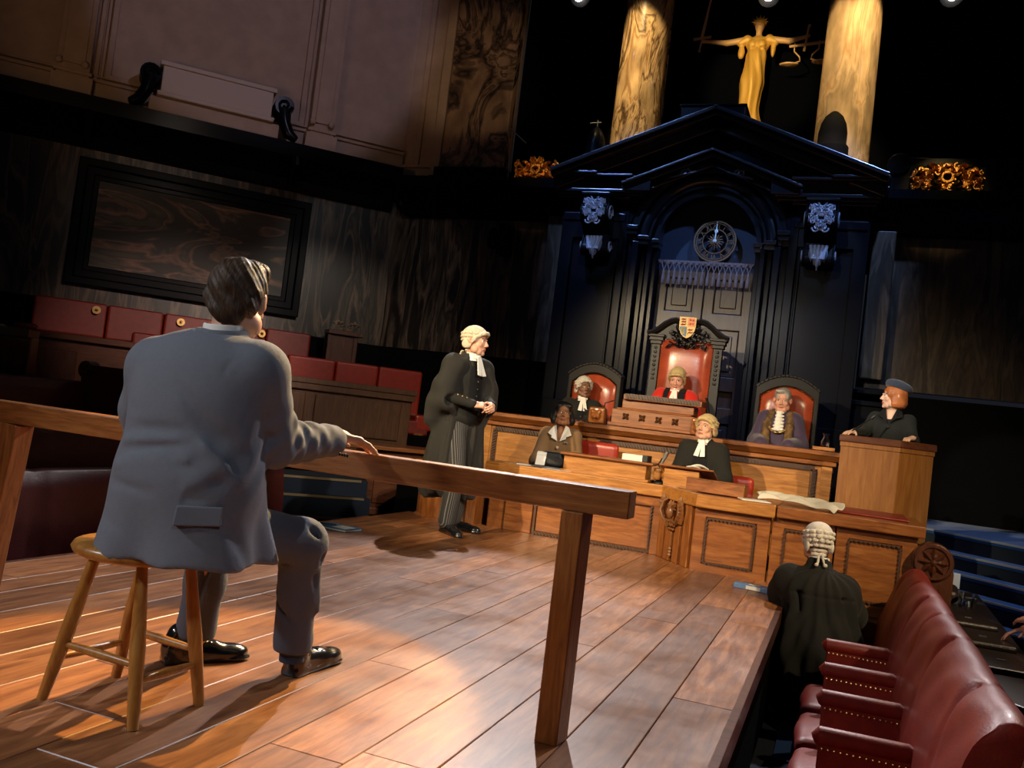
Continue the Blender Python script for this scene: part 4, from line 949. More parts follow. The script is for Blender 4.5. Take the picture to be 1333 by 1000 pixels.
# ================================================================ witness box
def build_witness_box():
    t=thing('witness_stand','plain tall wooden witness box with a dark red rim','witness stand',(.33,8.4,-.22))
    # plan: front face from (-.03,8.2) to (.43,8.2), slanted right face to (.70,8.5)
    pl=[(-.03,8.22),(.44,8.2),(.72,8.46),(.72,9.1),(-.03,9.1)]
    def band(off,z0,z1,mat,name,bev=.004,top=False):
        b=MB(); n=len(pl)
        cx,cy=.33,8.65
        O=[(cx+(p[0]-cx)*(1+off),cy+(p[1]-cy)*(1+off)) for p in pl]; I=[(cx+(p[0]-cx)*(.84+off*.2),cy+(p[1]-cy)*(.86)) for p in pl]
        for k in range(4):
            if k==3 and not top: continue
            a,b2=O[k],O[(k+1)%n]; c,d=I[(k+1)%n],I[k]
            b.prismz([a,b2,c,d],z0,z1)
        return obj(name,b,M[mat],t,bevel=bev)
    band(0,-.22,1.14,'witwood','panelling')
    band(.05,1.14,1.20,'mahogx','rim',.008); band(.02,1.10,1.14,'witwood','moulding')
    band(.03,-.22,.36-.5,'witwood','plinth')
    b=MB(); b.box(0,.7,8.25,9.1,.15,.35); obj('platform',b,M['dark'],t)
    t=thing('gooseneck_microphone','thin gooseneck microphone on the left of the witness box rim','microphone',(.02,8.35,1.2))
    b=MB(); b.tube([(.04,8.3,1.2),(.05,8.3,1.24),(.12,8.3,1.30),(.2,8.32,1.37)],.006,6); obj('neck',b,M['blackplastic'],t)
    b=MB(); b.tube([(.19,8.32,1.36),(.22,8.325,1.39)],.012,8); obj('capsule',b,M['blackplastic'],t,smooth=True)
M['witwood']=wood('witness box veneer',(.21,.075,.014),(.27,.105,.022),(.33,.14,.035),'z',1.6,.4,.15,.04,grain=10)
build_witness_box()
# ================================================================ dock rail and stool
def build_dock():
    t=thing('dock_rail','foreground oak dock rail, a thick beam on square posts across the stage','rail',(-2.1,2.84,0))
    b=MB(); b.box(-3.75,-.61,2.79,2.885,.738,.826); obj('beam',b,M['rail'],t,bevel=.004)
    b=MB(); b.prismz([(-.825,2.775),(-.75,2.775),(-.74,2.865),(-.815,2.865)],0,.738); obj('post',b,M['railz'],t,bevel=.004)
    b=MB(); b.bar((-3.36,2.83,0),(-3.29,2.83,.74),.17,.09,(0,1,0)); obj('post',b,M['railz'],t,bevel=.004)
build_dock()
def build_stool():
    cx,cy=-1.955,2.225
    t=thing('wooden_stool','round beech stool with four splayed legs on the stage boards','stool',(cx,cy,0))
    b=MB(); b.lathe((cx,cy,0),[(.19,.462),(.21,.472),(.216,.485),(.208,.498),(.19,.502),(.1,.494),(.0,.492)],40); obj('seat',b,M['stool'],t,smooth=True,angle=60)
    tops=[(-2.065,2.14),(-1.885,2.13),(-1.865,2.31),(-2.05,2.33)]; feet=[(-2.18,2.125),(-1.815,2.09),(-1.80,2.37),(-2.18,2.41)]
    feet=[(-2.185,2.12),(-1.81,2.095),(-1.805,2.37),(-2.18,2.41)]
    def at(k,z): q=z/.47; return Vector((feet[k][0]+(tops[k][0]-feet[k][0])*q,feet[k][1]+(tops[k][1]-feet[k][1])*q,z))
    for k in range(4):
        b=MB(); b.tube([at(k,0),at(k,.1),at(k,.22),at(k,.36),at(k,.47)],[.0165,.020,.023,.019,.015],12); obj('leg',b,M['stool'],t,smooth=True,angle=60)
    for k,z in ((0,.175),(1,.13),(2,.175),(3,.13)):
        j=(k+1)%4; a=at(k,z); c=at(j,z); m=(a+c)/2; b=MB(); b.tube([a,a*.75+c*.25,m,a*.25+c*.75,c],[.009,.012,.014,.012,.009],10); obj('stretcher',b,M['stool'],t,smooth=True,angle=60)
build_stool()
# ================================================================ leather seating
def loft(sec,closed=False):
    n=len(sec[0]); vs=[p for s in sec for p in s]; fs=[]
    for i in range(len(sec)-1):
        for k in range(n if closed else n-1):
            k2=(k+1)%n; fs.append((i*n+k,i*n+k2,(i+1)*n+k2,(i+1)*n+k))
    fs+=[tuple(range(n))[::-1],tuple((len(sec)-1)*n+k for k in range(n))]
    return vs,fs
def build_right_row():
    t=thing('leather_seat_row','long row of oxblood leather seats in the right foreground','seats',(.3,5.0,-.7))
    # back: profile in xz lofted along y with a puckered crease at each seat
    N=260; secs=[]; y0,y1=2.95,6.98; creases=[3.3,4.1,4.68,5.25,5.85,6.4]
    for i in range(N+1):
        y=y0+(y1-y0)*i/N; c=0
        for q in creases:
            c+=0
        drop=.0
        if y>6.5: drop=.35*((y-6.5)/.55)**2.2
        if y<3.05: drop+=.02*((3.05-y)/.1)**2
        dx=.022*math.sin(y*5.3); s=[]
        prof=[(.33,-.68),(.33,-.3),(.345,-.1),(.357,-.02),(.37,.05),(.384,.105),(.40,.16),(.414,.205),(.43,.25),(.446,.281),(.465,.305),(.482,.321),(.50,.33),(.52,.336),(.54,.335),(.56,.328),(.575,.315),(.59,.295),(.6,.27),(.608,.2),(.61,.1),(.61,-.68)]
        for k,(x,z) in enumerate(prof):
            c=sum(math.exp(-((y-q-.10*math.sin((z+.1)*5))/.035)**2) for q in creases)
            w=max(0,min(1,(z+.1)/.4)); lean=.03*math.sin((y-4)*PI/.6+z*3)*w*.35
            zz=z-(drop*w)-.004*c*w; xx=x+c*.020*(1 if k<12 else -.6 if k>15 else 0)*w+.006*math.sin(y*17+z*22)*w*(k<14)+lean*.4
            s.append((xx,y,zz))
        secs.append(s)
    vs,fs=loft(secs,True); b=MB(); b.add(vs,fs); obj('back',b,M['red'],t,smooth=True,angle=75)
    ys=[2.55,3.16,3.78,4.37,4.94,5.57]
    for k,y in enumerate(ys):
        b=MB(); b.box(.02,.36,y-.03,y+.035,-.66,-.085); a=obj('arm',b,M['red'],t,bevel=.012,seg=3)
        b=MB(); b.tube([(.0,y,-.085),(.02,y,-.075),(.34,y,-.07),(.36,y,-.08)],[.02,.04,.04,.03],12); obj('arm_roll',b,M['red'],a,smooth=True)
        b=MB(); 
        for i in range(14): b.ball((.035+.023*i,y-.036,-.11),.0045,5)
        obj('stud_line',b,M['brass'],a)
    for k in range(len(ys)-1):
        s=SDF(); yc=(ys[k]+ys[k+1])/2; s.box((.12,yc,-.37),(.2,.255,.085),.05,.02); s.ell((.08,yc,-.33),(.16,.22,.07),k=.05)
        skin('seat',s,.014,[M['red']],t)
    b=MB(); b.box(-.02,.34,2.3,6.85,-.7,-.46); obj('base',b,M['dark'],t)
    # carved scroll ends
    t=thing('carved_bench_end','round dark carved rosette end piece at the far end of the red seat row','bench end',(.66,7.05,.1))
    b=MB(); b.tube([(.66,6.98,.35),(.66,7.12,.35)],.135,24); b.box(.56,.8,7.0,7.1,-.3,.3); obj('disc',b,M['mahog'],t,bevel=.01,smooth=True,angle=40)
    b=MB(); 
    for k in range(8): leaf(b,(.66,6.975,.35),.05,.1,math.cos(k*PI/4),math.sin(k*PI/4),.02)
    b.ball((.66,6.97,.35),.025,8); b.ringband(.66,.35,.105,.12,6.965,6.98,0,2*PI,24); obj('rosette',b,M['mahog'],t,smooth=True)
    t=thing('carved_bench_end','big dark polished scroll arm at the near end of the red seat row','bench end',(.62,2.8,-.7))
    b=MB(); 
    P=[(.53,-.7),(.53,.18)]+[(.645+.115*math.cos(a),.30+.13*math.sin(a)) for a in [PI*1.15-PI*1.3*k/12 for k in range(13)]]+[(.74,.1),(.74,-.7)]
    b.prism(P,2.72,2.80); obj('panel',b,M['mahog'],t,bevel=.012,seg=3)
    b=MB(); b.scroll((.645,2.715,.30),.1,1.5,.014,'xz',1,0,8); b.tube([(.75,2.76,.2),(.72,2.76,.38),(.645,2.76,.445),(.57,2.76,.38),(.53,2.76,.2)],.022,8); obj('moulding',b,M['mahog'],t,smooth=True)
build_right_row()
def build_right_table():
    t=thing('dark_leather_table','dark leather topped table running behind the red seat row','table',(1.0,6.0,-.7))
    b=MB(); b.prismz([(.66,4.6),(1.02,4.3),(1.12,8.2),(.74,8.3)],.0,.04); obj('top',b,M['leatherblk'],t,bevel=.01)
    for (x,y) in ((.74,4.9),(.98,4.8),(.8,8.0),(1.05,7.9)):
        b=MB(); b.box(x-.03,x+.03,y-.03,y+.03,-.7,.0); obj('leg',b,M['dark'],t)
    for k,(y,lab) in enumerate(((5.3,'nearest dark flat leather case on the table behind the red seats'),(5.95,'middle dark flat leather case on the table behind the red seats'),(6.6,'furthest dark flat leather case on the table behind the red seats'))):
        t2=thing('flat_case',lab,'case',(.86,y,.04),.06,'dark flat cases on the table')
        b=MB(); b.box(-.13,.14,-.22,.22,0,.03); obj('lid',b,M['leatherblk'],t2,world=False,bevel=.012)
        b=MB(); b.box(-.02,.02,-.01,.01,.03,.034); obj('clasp',b,M['steel'],t2,world=False)
    b=MB(); pts=[(.68+.03*math.sin(y*3),y,.055+.012*math.sin(y*7)) for y in [4.7+.12*k for k in range(28)]]; b.tube(pts,.012,6); single('black_cable',b,M['blackplastic'],'thick black cable lying along the back of the red seats','cable',smooth=True)
    def tumbler(x,y,lab,h=.11):
        t=thing('drinking_glass',lab,'glass',(x,y,.04),0,'glasses on the dark table')
        b=MB(); b.lathe((x,y,.04),[(.036,0),(.045,h),(.042,h),(.034,.012),(.001,.012)],18); obj('bowl',b,M['glass'],t,smooth=True)
        b=MB(); b.lathe((x,y,.04),[(.034,.013),(.038,h*.5),(.001,h*.5)],18); obj('water',b,M['glass'],t,smooth=True)
    tumbler(.93,7.25,'nearer cut glass tumbler of water on the dark table'); tumbler(.84,7.9,'farther cut glass tumbler beside the white socket panel',.12)
    t=thing('socket_panel','white switch panel with dark sockets behind the tumbler','panel',(.82,8.35,.04))
    b=MB(); b.box(.72,1.0,8.32,8.36,.04,.16); obj('plate',b,M['paper'],t,bevel=.003)
    b=MB(); b.box(.8,.82,8.315,8.32,.09,.11); b.box(.86,.88,8.315,8.32,.09,.11); obj('socket',b,M['blackplastic'],t)
    s=SDF(); s.box((.82,7.45,.09),(.07,.1,.05),.04,.02); s.ell((.84,7.45,.13),(.05,.05,.04)); me=skin('camera_bag',s,.01,[M['leatherblk']]); recentre(me); tag(me,'small lumpy black bag beside the tumblers on the dark table','bag')
    b=MB(); b.box(-.05,.05,-.1,.1,0,.035); o=single('black_box',b,M['blackplastic'],'small flat black box on the dark table edge near the bag','box',bevel=.006); o.location=(.99,7.7,.04)
M['leatherblk']=plain('black brown leather',(.035,.022,.018),.35,0,.2,bump=.15,bscale=90)
build_right_table()
def row_along_y(x,y0,y1,zt,mat,lab,seams,zb,depth=.45,far_end=True,name='leather_bench'):
    t=thing(name,lab,'bench',(x,(y0+y1)/2,zb),0)
    N=max(20,int((y1-y0)*16)); secs=[]
    for i in range(N+1):
        y=y0+(y1-y0)*i/N; c=sum(math.exp(-((y-q)/.02)**2) for q in seams)
        prof=[(x+.02,zb),(x+.02,zt-.3),(x,zt-.12),(x-.02,zt-.02),(x-.06,zt),(x-.1,zt-.02),(x-.12,zt-.1),(x-.12,zb)]
        secs.append([(px+(-.015*c if k<5 else 0),y,pz-(.008*c if 1<k<6 else 0)) for k,(px,pz) in enumerate(prof)])
    vs,fs=loft(secs,True); b=MB(); b.add(vs,fs); obj('back',b,M[mat],t,smooth=True,angle=60)
    b=MB(); b.box(x+.02,x+depth,y0,y1,zb+.28,zb+.40); obj('seat',b,M[mat],t,bevel=.03,seg=3)
    b=MB(); b.box(x+.02,x+depth-.05,y0,y1,zb,zb+.28); obj('base',b,M['mahogx'],t)
    return t
def scroll_arm(x,y,z,lab,h=.35):
    t=thing('carved_bench_end',lab,'bench end',(x,y,z-h))
    b=MB(); b.box(x-.06,x+.4,y-.04,y+.04,z-h,z-.08); obj('panel',b,M['mahog'],t,bevel=.01)
    b=MB(); b.tube([(x-.02,y-.05,z-.06),(x-.02,y+.05,z-.06)],.07,16); b.box(x-.02,x+.38,y-.05,y+.05,z-.08,z-.02); b.scroll((x-.02,y-.055,z-.06),.055,1.3,.01,'xz',1,0,6); obj('scroll',b,M['mahog'],t,bevel=.006,smooth=True,angle=40)
def build_left_seats():
    row_along_y(-4.32,2.2,6.4,.385,'maroon','front row of maroon leather seating just beyond the left edge of the stage',[3.96,4.75,5.5],-.70)
    b=MB(); b.box(-6.3,-4.5,1.5,7.0,-.7,-.45); b.box(-6.6,-5.2,1.5,6.9,-.45,-.15); b.box(-7.2,-5.75,1.5,6.6,-.15,.15); struct('floor_left_tiers',b,M['darkcarpet'])
    row_along_y(-5.05,2.6,6.2,.59,'maroon','second row of maroon leather seating behind the front left row',[4.1,4.85,5.6],-.45)
    row_along_y(-5.62,2.8,5.45,.885,'maroon','third row of maroon leather seating under the long dock rail at far left',[4.4],-.15)
    scroll_arm(-5.62,5.5,1.04,'small carved scroll arm at the end of the third maroon row',.75)
    row_along_y(-6.22,3.2,5.0,1.16,'maroon','highest dark maroon seat back at the far left edge',[4.2],.15)
    scroll_arm(-6.2,5.1,1.25,'big carved scroll arm on the highest left row at the frame edge',1.1)
    R=rotz(PI/4)
    def diag(x,y,z): return tuple(R@Vector((x,y,z)))
    b=MB(); b.M=R; b.box(-1.2,5.2,11.58,12.75,-.7,.6); b.box(-1.2,5.0,12.13,12.77,.6,1.1); struct('floor_left_back_tiers',b,M['dark'])
    # long top bench against the wall
    t=thing('long_wall_bench','long red leather bench against the wall under the framed stone slab','bench',diag(.8,12.5,1.1),PI/4)
    for k,(x0,x1) in enumerate(((-.87,-.05),(-.04,.62),(.63,1.28),(1.29,1.92),(1.93,2.53))):
        b=MB(); b.M=R; b.box(x0,x1,12.42,12.6,1.36,1.80); obj('back_cushion',b,M['red'],t,bevel=.03,seg=3)
    b=MB(); b.M=R; b.box(-.87,2.53,12.16,12.6,1.1,1.36); obj('seat',b,M['red'],t,bevel=.03,seg=3)
    for x in (-.17,.83,1.86):
        t2=thing('brass_rosette',{-.17:'leftmost of three round brass bosses above the long red bench',.83:'middle of three round brass bosses above the long red bench',1.86:'rightmost of three round brass bosses, just right of the seated man'}[x],'rosette',diag(x,12.40,1.71),PI/4,'brass rosettes along the red bench')
        b=MB(); b.M=R; b.tube([(x,12.42,1.71),(x,12.36,1.71)],.05,14); b.tube([(x,12.37,1.71),(x,12.355,1.71)],.03,12); b.ball((x,12.35,1.71),.02,8); obj('boss',b,M['brass'],t2,smooth=True,angle=50)
    # second red row
    t=thing('red_seat_row','row of red leather seat backs behind the panelled desk front, left of centre','seats',diag(2.0,11.7,.3),PI/4)
    xs=[.26,.89,1.52,2.17,2.82,3.42,4.06]
    for k in range(6):
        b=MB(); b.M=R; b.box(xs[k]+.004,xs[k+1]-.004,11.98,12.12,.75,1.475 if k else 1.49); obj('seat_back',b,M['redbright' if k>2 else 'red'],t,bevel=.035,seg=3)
    b=MB(); b.M=R; b.box(.27,4.1,11.60,11.97,.6,.8); obj('seat',b,M['red'],t,bevel=.03,seg=3)
    b=MB(); b.M=R; b.box(3.90,4.14,11.60,11.97,.66,.88); obj('end_arm',b,M['redbright'],t,bevel=.035,seg=3)
    b=MB(); b.M=R; b.box(3.90,4.04,11.60,11.95,.3,.66); obj('end_panel',b,M['redoakz'],t,bevel=.008)
    b=MB(); b.M=R; b.box(.16,.26,11.6,12.1,.6,1.0); obj('end_arm',b,M['redbright'],t,bevel=.03,seg=3)
    # panelled desk front before it
    t=thing('panelled_desk_front','long dark oak panelled desk front before the red seat backs','desk',diag(2.8,11.4,.0),PI/4)
    b=MB(); b.M=R; b.box(.75,3.76,11.42,11.5,-.7,1.12); b.box(.72,3.8,11.34,11.56,1.12,1.19); b.box(.72,3.78,11.36,11.42,1.04,1.12); b.box(.74,3.77,11.38,11.42,.3,.42); obj('frame',b,M['darkoak'],t,bevel=.008)
    for x0,x1 in ((.9,1.5),(1.6,2.35),(2.47,3.62)):
        b=MB(); b.M=R; b.box(x0,x1,11.39,11.42,.50,1.0); obj('panel',b,M['darkoak'],t,bevel=.02)
    # dark panelled desk far left
    t=thing('dark_panelled_desk','dark mahogany panelled desk front at the far left','desk',diag(-.4,10.96,.3),PI/4)
    b=MB(); b.M=R; b.box(-.95,.24,10.98,11.1,-.7,1.26); b.box(-1.0,.28,10.9,11.16,1.26,1.33); obj('frame',b,M['mahogx'],t,bevel=.008)
    for x0,x1 in ((-.85,-.28),):
        b=MB(); b.M=R; b.box(x0,x1,10.95,10.98,.6,1.15); obj('panel',b,M['mahog'],t,bevel=.02)
    b=MB(); b.M=R; b.box(-.95,-.72,11.3,11.5,1.33,1.4); single('red_cushion',b,M['red'],'small rounded red cushion end behind the dark mahogany desk','cushion',bevel=.03,seg=3)
    # carved casket on the back row
    t=thing('carved_casket','small dark carved wooden pedestal box with a gilded crest, behind the red seats','pedestal',diag(2.93,12.1,1.3),PI/4)
    b=MB(); b.M=R
    for x in (2.74,3.1): 
        for y in (12.2,12.36): b.box(x-.03,x+.03,y,y+.05,.7,1.84)
    b.box(2.76,3.12,12.22,12.38,1.1,1.84); b.box(2.70,3.19,12.15,12.42,1.84,1.9); obj('body',b,M['mahog'],t,bevel=.006)
    b=MB(); b.M=R; carving(b,(2.95,12.25,1.97),.4,.14,3,9,.04); obj('crest',b,M['carved_gilt'],t,smooth=True)
    # low desk with rounded end beside the standing barrister
    t=thing('low_oak_desk','low oak desk whose panelled end faces the stage, left of the standing barrister','desk',diag(3.0,10.3,-.7),PI/4)
    b=MB(); b.M=R; b.box(2.05,3.9,10.25,10.95,.43,.48); obj('worktop',b,M['redoak'],t,bevel=.01)
    b=MB(); b.M=R; b.box(2.95,3.9,10.34,10.9,-.7,.43); b.box(2.93,3.9,10.3,10.34,-.34,-.26); b.box(2.93,3.9,10.28,10.34,-.5,-.42); obj('cabinet',b,M['mahogx'],t,bevel=.008)
    b=MB(); b.M=R; b.box(3.05,3.62,10.32,10.34,-.2,.34); obj('panel',b,M['mahogx'],t,bevel=.008)
    t=thing('rounded_cabinet','rounded golden oak cabinet end behind the legs of the standing barrister','cabinet',(-3.45,7.75,-.7))
    b=MB(); b.lathe((-3.42,7.85,0),[(.36,-.7),(.36,-.12),(.34,-.1),(.34,.0),(.32,.02),(.32,.44)],32); b.box(-3.42,-3.03,7.53,8.1,-.7,.44); obj('body',b,M['redoakz'],t,smooth=True,angle=30)
    b=MB(); b.lathe((-3.42,7.85,0),[(.36,.44),(.39,.46),(.39,.5),(.36,.51),(0,.51)],32); b.box(-3.42,-3.02,7.47,8.2,.44,.51); obj('worktop',b,M['oak'],t,smooth=True,angle=30)
    b=MB(); b.box(-3.12,-3.03,7.5,7.56,-.7,.44); obj('stile',b,M['redoakz'],t,bevel=.006)
    # dark steps between
    b=MB(); b.M=R; n=MB(); n.M=R
    for k,(z,y) in enumerate(((.06,10.15),(-.12,9.95),(-.33,9.75))):
        b.box(1.6,2.93,y,10.9,-.7,z); n.box(1.6,2.85 ,y-.01,y+.02,z-.02,z+.006)
    struct('floor_left_steps',b,M['darkcarpet']); struct('trim_9',n,M['nosingbrass'])
    # book and papers on the stage
    t=thing('blue_notebook','blue notebook with a white label at the left far corner of the stage','book',(-3.55,6.05,0),-.12)
    b=MB(); b.box(-.15,.15,-.1,.1,.004,.018); obj('pages',b,M['paper'],t,world=False)
    b=MB(); b.box(-.155,.155,-.105,.105,.018,.022); b.box(-.155,.155,-.105,.105,.0,.004); obj('cover',b,M['blue'],t,world=False)
    b=MB(); b.box(.0,.13,-.07,.05,.022,.024); obj('label_sheet',b,M['paper'],t,world=False)
    t=thing('pen','thin black pen lying on the blue notebook','pen',(-3.63,6.05,.027),.3)
    b=MB(); b.tube([(-.07,0,0),(.06,0,0)],.005,8); obj('barrel',b,M['blackplastic'],t,world=False)
    b=MB(); b.tube([(.06,0,0),(.075,0,0)],[.005,.001],8); obj('tip',b,M['steel'],t,world=False)
    t=thing('blue_folder','light blue ring folder with a white label at the right far corner of the stage','folder',(-.48,6.62,0),-.16)
    b=MB(); b.box(-.15,.17,-.045,.045,0,.035); obj('cover',b,M['bluelight'],t,world=False,bevel=.005)
    b=MB(); b.box(-.06,.04,-.047,-.0455,.005,.03); b.box(-.05,.03,-.02,.025,.035,.0365); obj('label_sheet',b,M['paper'],t,world=False)
M['darkoak']=wood('dark brown oak',(.075,.03,.012),(.12,.05,.02),(.17,.075,.03),'z',2.0,.4,.15,.06)  # plain dark brown timber of the panelled desk front
M['carved_gilt']=plain('worn gilt carving',(.3,.2,.12),.4,.5)
build_left_seats()
# ================================================================ people
def skinmat(name,c,rough=.5):
    m=plain(name,c,rough,0,0,bump=.04,bscale=120); b=m.node_tree.nodes['Principled BSDF']; b.inputs['Subsurface Weight'].default_value=.08; b.inputs['Subsurface Radius'].default_value=(.01,.004,.002); return m
SK={'fair':skinmat('fair skin',(.62,.33,.22)),'pink':skinmat('ruddy skin',(.66,.32,.23)),'brown':skinmat('brown skin',(.33,.145,.07)),'deep':skinmat('deep brown skin',(.20,.085,.045)),'pale':skinmat('pale skin',(.72,.45,.33))}
FM={'lip':plain('lips',(.42,.12,.09),.4),'liprose':plain('red lips',(.5,.03,.03),.35),'lipdark':plain('brown lips',(.16,.045,.03),.4),'white':plain('eye white',(.7,.66,.62),.3),'iris':plain('iris',(.02,.015,.012),.2),'browh':plain('brow hair',(.05,.03,.018),.7),'greyb':plain('grey brow',(.35,.3,.26),.7)}
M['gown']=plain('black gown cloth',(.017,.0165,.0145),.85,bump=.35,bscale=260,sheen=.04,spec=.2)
M['gown_lit']=plain('lit black gown cloth',(.029,.027,.023),.85,bump=.35,bscale=260,sheen=.04,spec=.2)  # lit copy of the black gown cloth, the light put into its colour
M['suitblack']=plain('black wool',(.008,.008,.009),.8,bump=.3,bscale=300,sheen=.03,spec=.2)
M['pinstripe']=plain('dark striped trouser cloth',(.035,.034,.034),.85,bump=.3,bscale=300,spec=.2)
def pinstripe():
    m,nt,b=newmat('pinstriped grey trouser cloth'); N=nt.nodes; tc=N.new('ShaderNodeTexCoord'); w=N.new('ShaderNodeTexWave'); w.bands_direction='X'; w.inputs['Scale'].default_value=22; w.inputs['Distortion'].default_value=.4
    lk(nt,tc.outputs['Object'],w.inputs['Vector']); r=ramp(nt,[(.0,(.022,.021,.021)),(.82,(.022,.021,.021)),(.95,(.16,.15,.14))]); lk(nt,w.outputs['Fac'],r.inputs['Fac']); lk(nt,r.outputs['Color'],b.inputs['Base Color']); b.inputs['Roughness'].default_value=.85; return m
M['pinstripe']=pinstripe()
M['white']=plain('starched white linen',(.82,.80,.76),.75,bump=.1,bscale=60)
M['wig']=plain('cream horsehair',(.66,.56,.40),.85,bump=.6,bscale=220)
M['wiggold']=plain('yellow cream horsehair',(.56,.42,.20),.85,bump=.6,bscale=220)
M['wiggrey']=plain('grey white horsehair',(.68,.62,.54),.85,bump=.6,bscale=220)
M['suitgrey']=plain('blue grey suit wool',(.155,.17,.205),.85,bump=.3,bscale=420,sheen=.1,var=.03,spec=.2)
M['suitcuff']=plain('dark slate trouser wool',(.085,.10,.135),.85,bump=.3,bscale=420,sheen=.08,spec=.2)
M['sock']=plain('navy sock',(.03,.045,.08),.9)
M['shoe']=plain('polished black leather',(.008,.008,.009),.18,0,.6)
M['brownsuit']=plain('brown wool suit',(.20,.115,.055),.85,bump=.3,bscale=300,sheen=.2,spec=.2)
M['scarlet']=plain('scarlet robe wool',(.60,.02,.012),.75,bump=.2,bscale=200,sheen=.2,spec=.2)
M['purple']=plain('purple gown cloth',(.042,.022,.065),.7,bump=.25,bscale=200,sheen=.3)
M['fur']=plain('brown fur trim',(.16,.09,.035),.9,bump=1.0,bscale=150,var=.5)
M['beret']=plain('navy felt',(.03,.045,.085),.9,bump=.3,bscale=200,sheen=.3)
M['ginger']=plain('ginger hair',(.42,.13,.035),.45,bump=.4,bscale=90,var=.2)
M['hairblack']=plain('black hair',(.010,.008,.008),.4,bump=.6,bscale=80)
M['hairgrey']=plain('silver hair',(.38,.36,.34),.5,bump=.5,bscale=80,var=.2)
def hairmat():
    m,nt,b=newmat('brown combed hair'); N=nt.nodes; b.inputs['Specular IOR Level'].default_value=.3; tc=N.new('ShaderNodeTexCoord'); mp=N.new('ShaderNodeMapping'); mp.inputs['Scale'].default_value=(60,14,14); mp.inputs['Rotation'].default_value=(0,.5,.5)
    n=N.new('ShaderNodeTexNoise'); n.inputs['Scale'].default_value=1.6; n.inputs['Detail'].default_value=5; n.inputs['Distortion'].default_value=1; lk(nt,tc.outputs['Object'],mp.inputs['Vector']); lk(nt,mp.outputs['Vector'],n.inputs['Vector'])
    r=ramp(nt,[(.3,(.018,.010,.006)),(.55,(.055,.031,.017)),(.75,(.12,.075,.042))]); lk(nt,n.outputs['Fac'],r.inputs['Fac']); lk(nt,r.outputs['Color'],b.inputs['Base Color']); b.inputs['Roughness'].default_value=.55
    bp=N.new('ShaderNodeBump'); bp.inputs['Strength'].default_value=.5; bp.inputs['Distance'].default_value=.006; lk(nt,n.outputs['Fac'],bp.inputs['Height']); lk(nt,bp.outputs['Normal'],b.inputs['Normal']); return m
M['hairbrown']=hairmat()
def HF(H,yaw=0,pitch=0,roll=0,sc=1.0): return np.array(Matrix.Translation(H)@Euler((pitch,roll,yaw),'YXZ').to_matrix().to_4x4()@Matrix.Diagonal((sc,sc,sc,1))) if False else np.array(Matrix.Translation(H)@Matrix.Rotation(yaw,4,'Z')@Matrix.Rotation(pitch,4,'X')@Matrix.Rotation(roll,4,'Y')@Matrix.Diagonal((sc,sc,sc,1)))
def head(s,HM,fem=False,old=False,fat=0,lips=1,ears=True):
    """face looks along +y; slots 1 lips 2 eye white 3 iris 4 brow"""
    k=.012
    s.ell((0,-.015,.038),(.076,.095,.086),.02,M=HM); s.ell((0,.025,-.03),(.062+fat,.070,.082),.02,M=HM)
    s.ell((0,.012,-.062),(.056+fat*1.5,.062,.052),.02,M=HM)
    s.cap((-.03,.055,-.092),(.03,.055,-.092),.021,.021,.02,M=HM); s.ell((0,.076,-.1),(.02,.016,.017),.012,M=HM)
    for d in (1,-1):
        s.ell((d*.041,.062,-.03),(.024,.02,.02),.012,M=HM); s.ell((d*.062,.02,-.07),(.015+fat,.03,.03),.02,M=HM)
        s.ell((d*.031,.103,.002),(.0185,.020,.012),.008,True,M=HM); s.ell((d*.031,.0745,.001),(.0125,.0125,.0125),.003,M=HM)
        s.cap((d*.014,.092,.018),(d*.045,.078,.02),.0075,.006,.008,M=HM)
        s.ell((d*.0115,.1,-.037),(.0085,.010,.0075),.006,M=HM)
        if ears:
            s.ell((d*.080,-.008,-.008),(.010,.019,.033),.006,M=HM,); s.ell((d*.090,-.017,.0),(.007,.018,.030),.005,M=HM); s.ell((d*.0895,-.006,.0),(.005,.009,.015),.004,True,M=HM)
    s.cap((0,.088,.012),(0,.111,-.03),.007,.0105,.008,M=HM)
    s.cap((-.019,.084,-.066),(.019,.084,-.066),.0065,.0065,.006,M=HM); s.ell((0,.092,-.062),(.014,.008,.0055),.004,M=HM); s.ell((0,.09,-.072),(.014,.008,.006),.004,M=HM)
    s.cap((-.02,.099,-.0668),(.02,.099,-.0668),.0016,.0016,.003,True,M=HM)
    if old:
        for d in (1,-1): s.cap((d*.024,.098,-.04),(d*.034,.08,-.072),.0022,.0022,.004,True,M=HM); s.ell((d*.03,.06,-.1),(.018,.02,.02),.015,M=HM)
    s.color('ell',(V(.021,.02,.0085),),1,M=HM@np.array(Matrix.Translation((0,.09,-.067))))
    for d in (1,-1):
        s.color('ell',(V(.0142,.013,.0072),),2,M=HM@np.array(Matrix.Translation((d*.031,.083,.001))))
        s.color('ell',(V(.0068,.02,.0078),),3,M=HM@np.array(Matrix.Translation((d*.031,.085,.002))))
        s.color('ell',(V(.0185,.02,.0042),),4,M=HM@np.array(Matrix.Translation((d*.031,.087,.0245))@Matrix.Rotation(d*.12,4,'Y')))
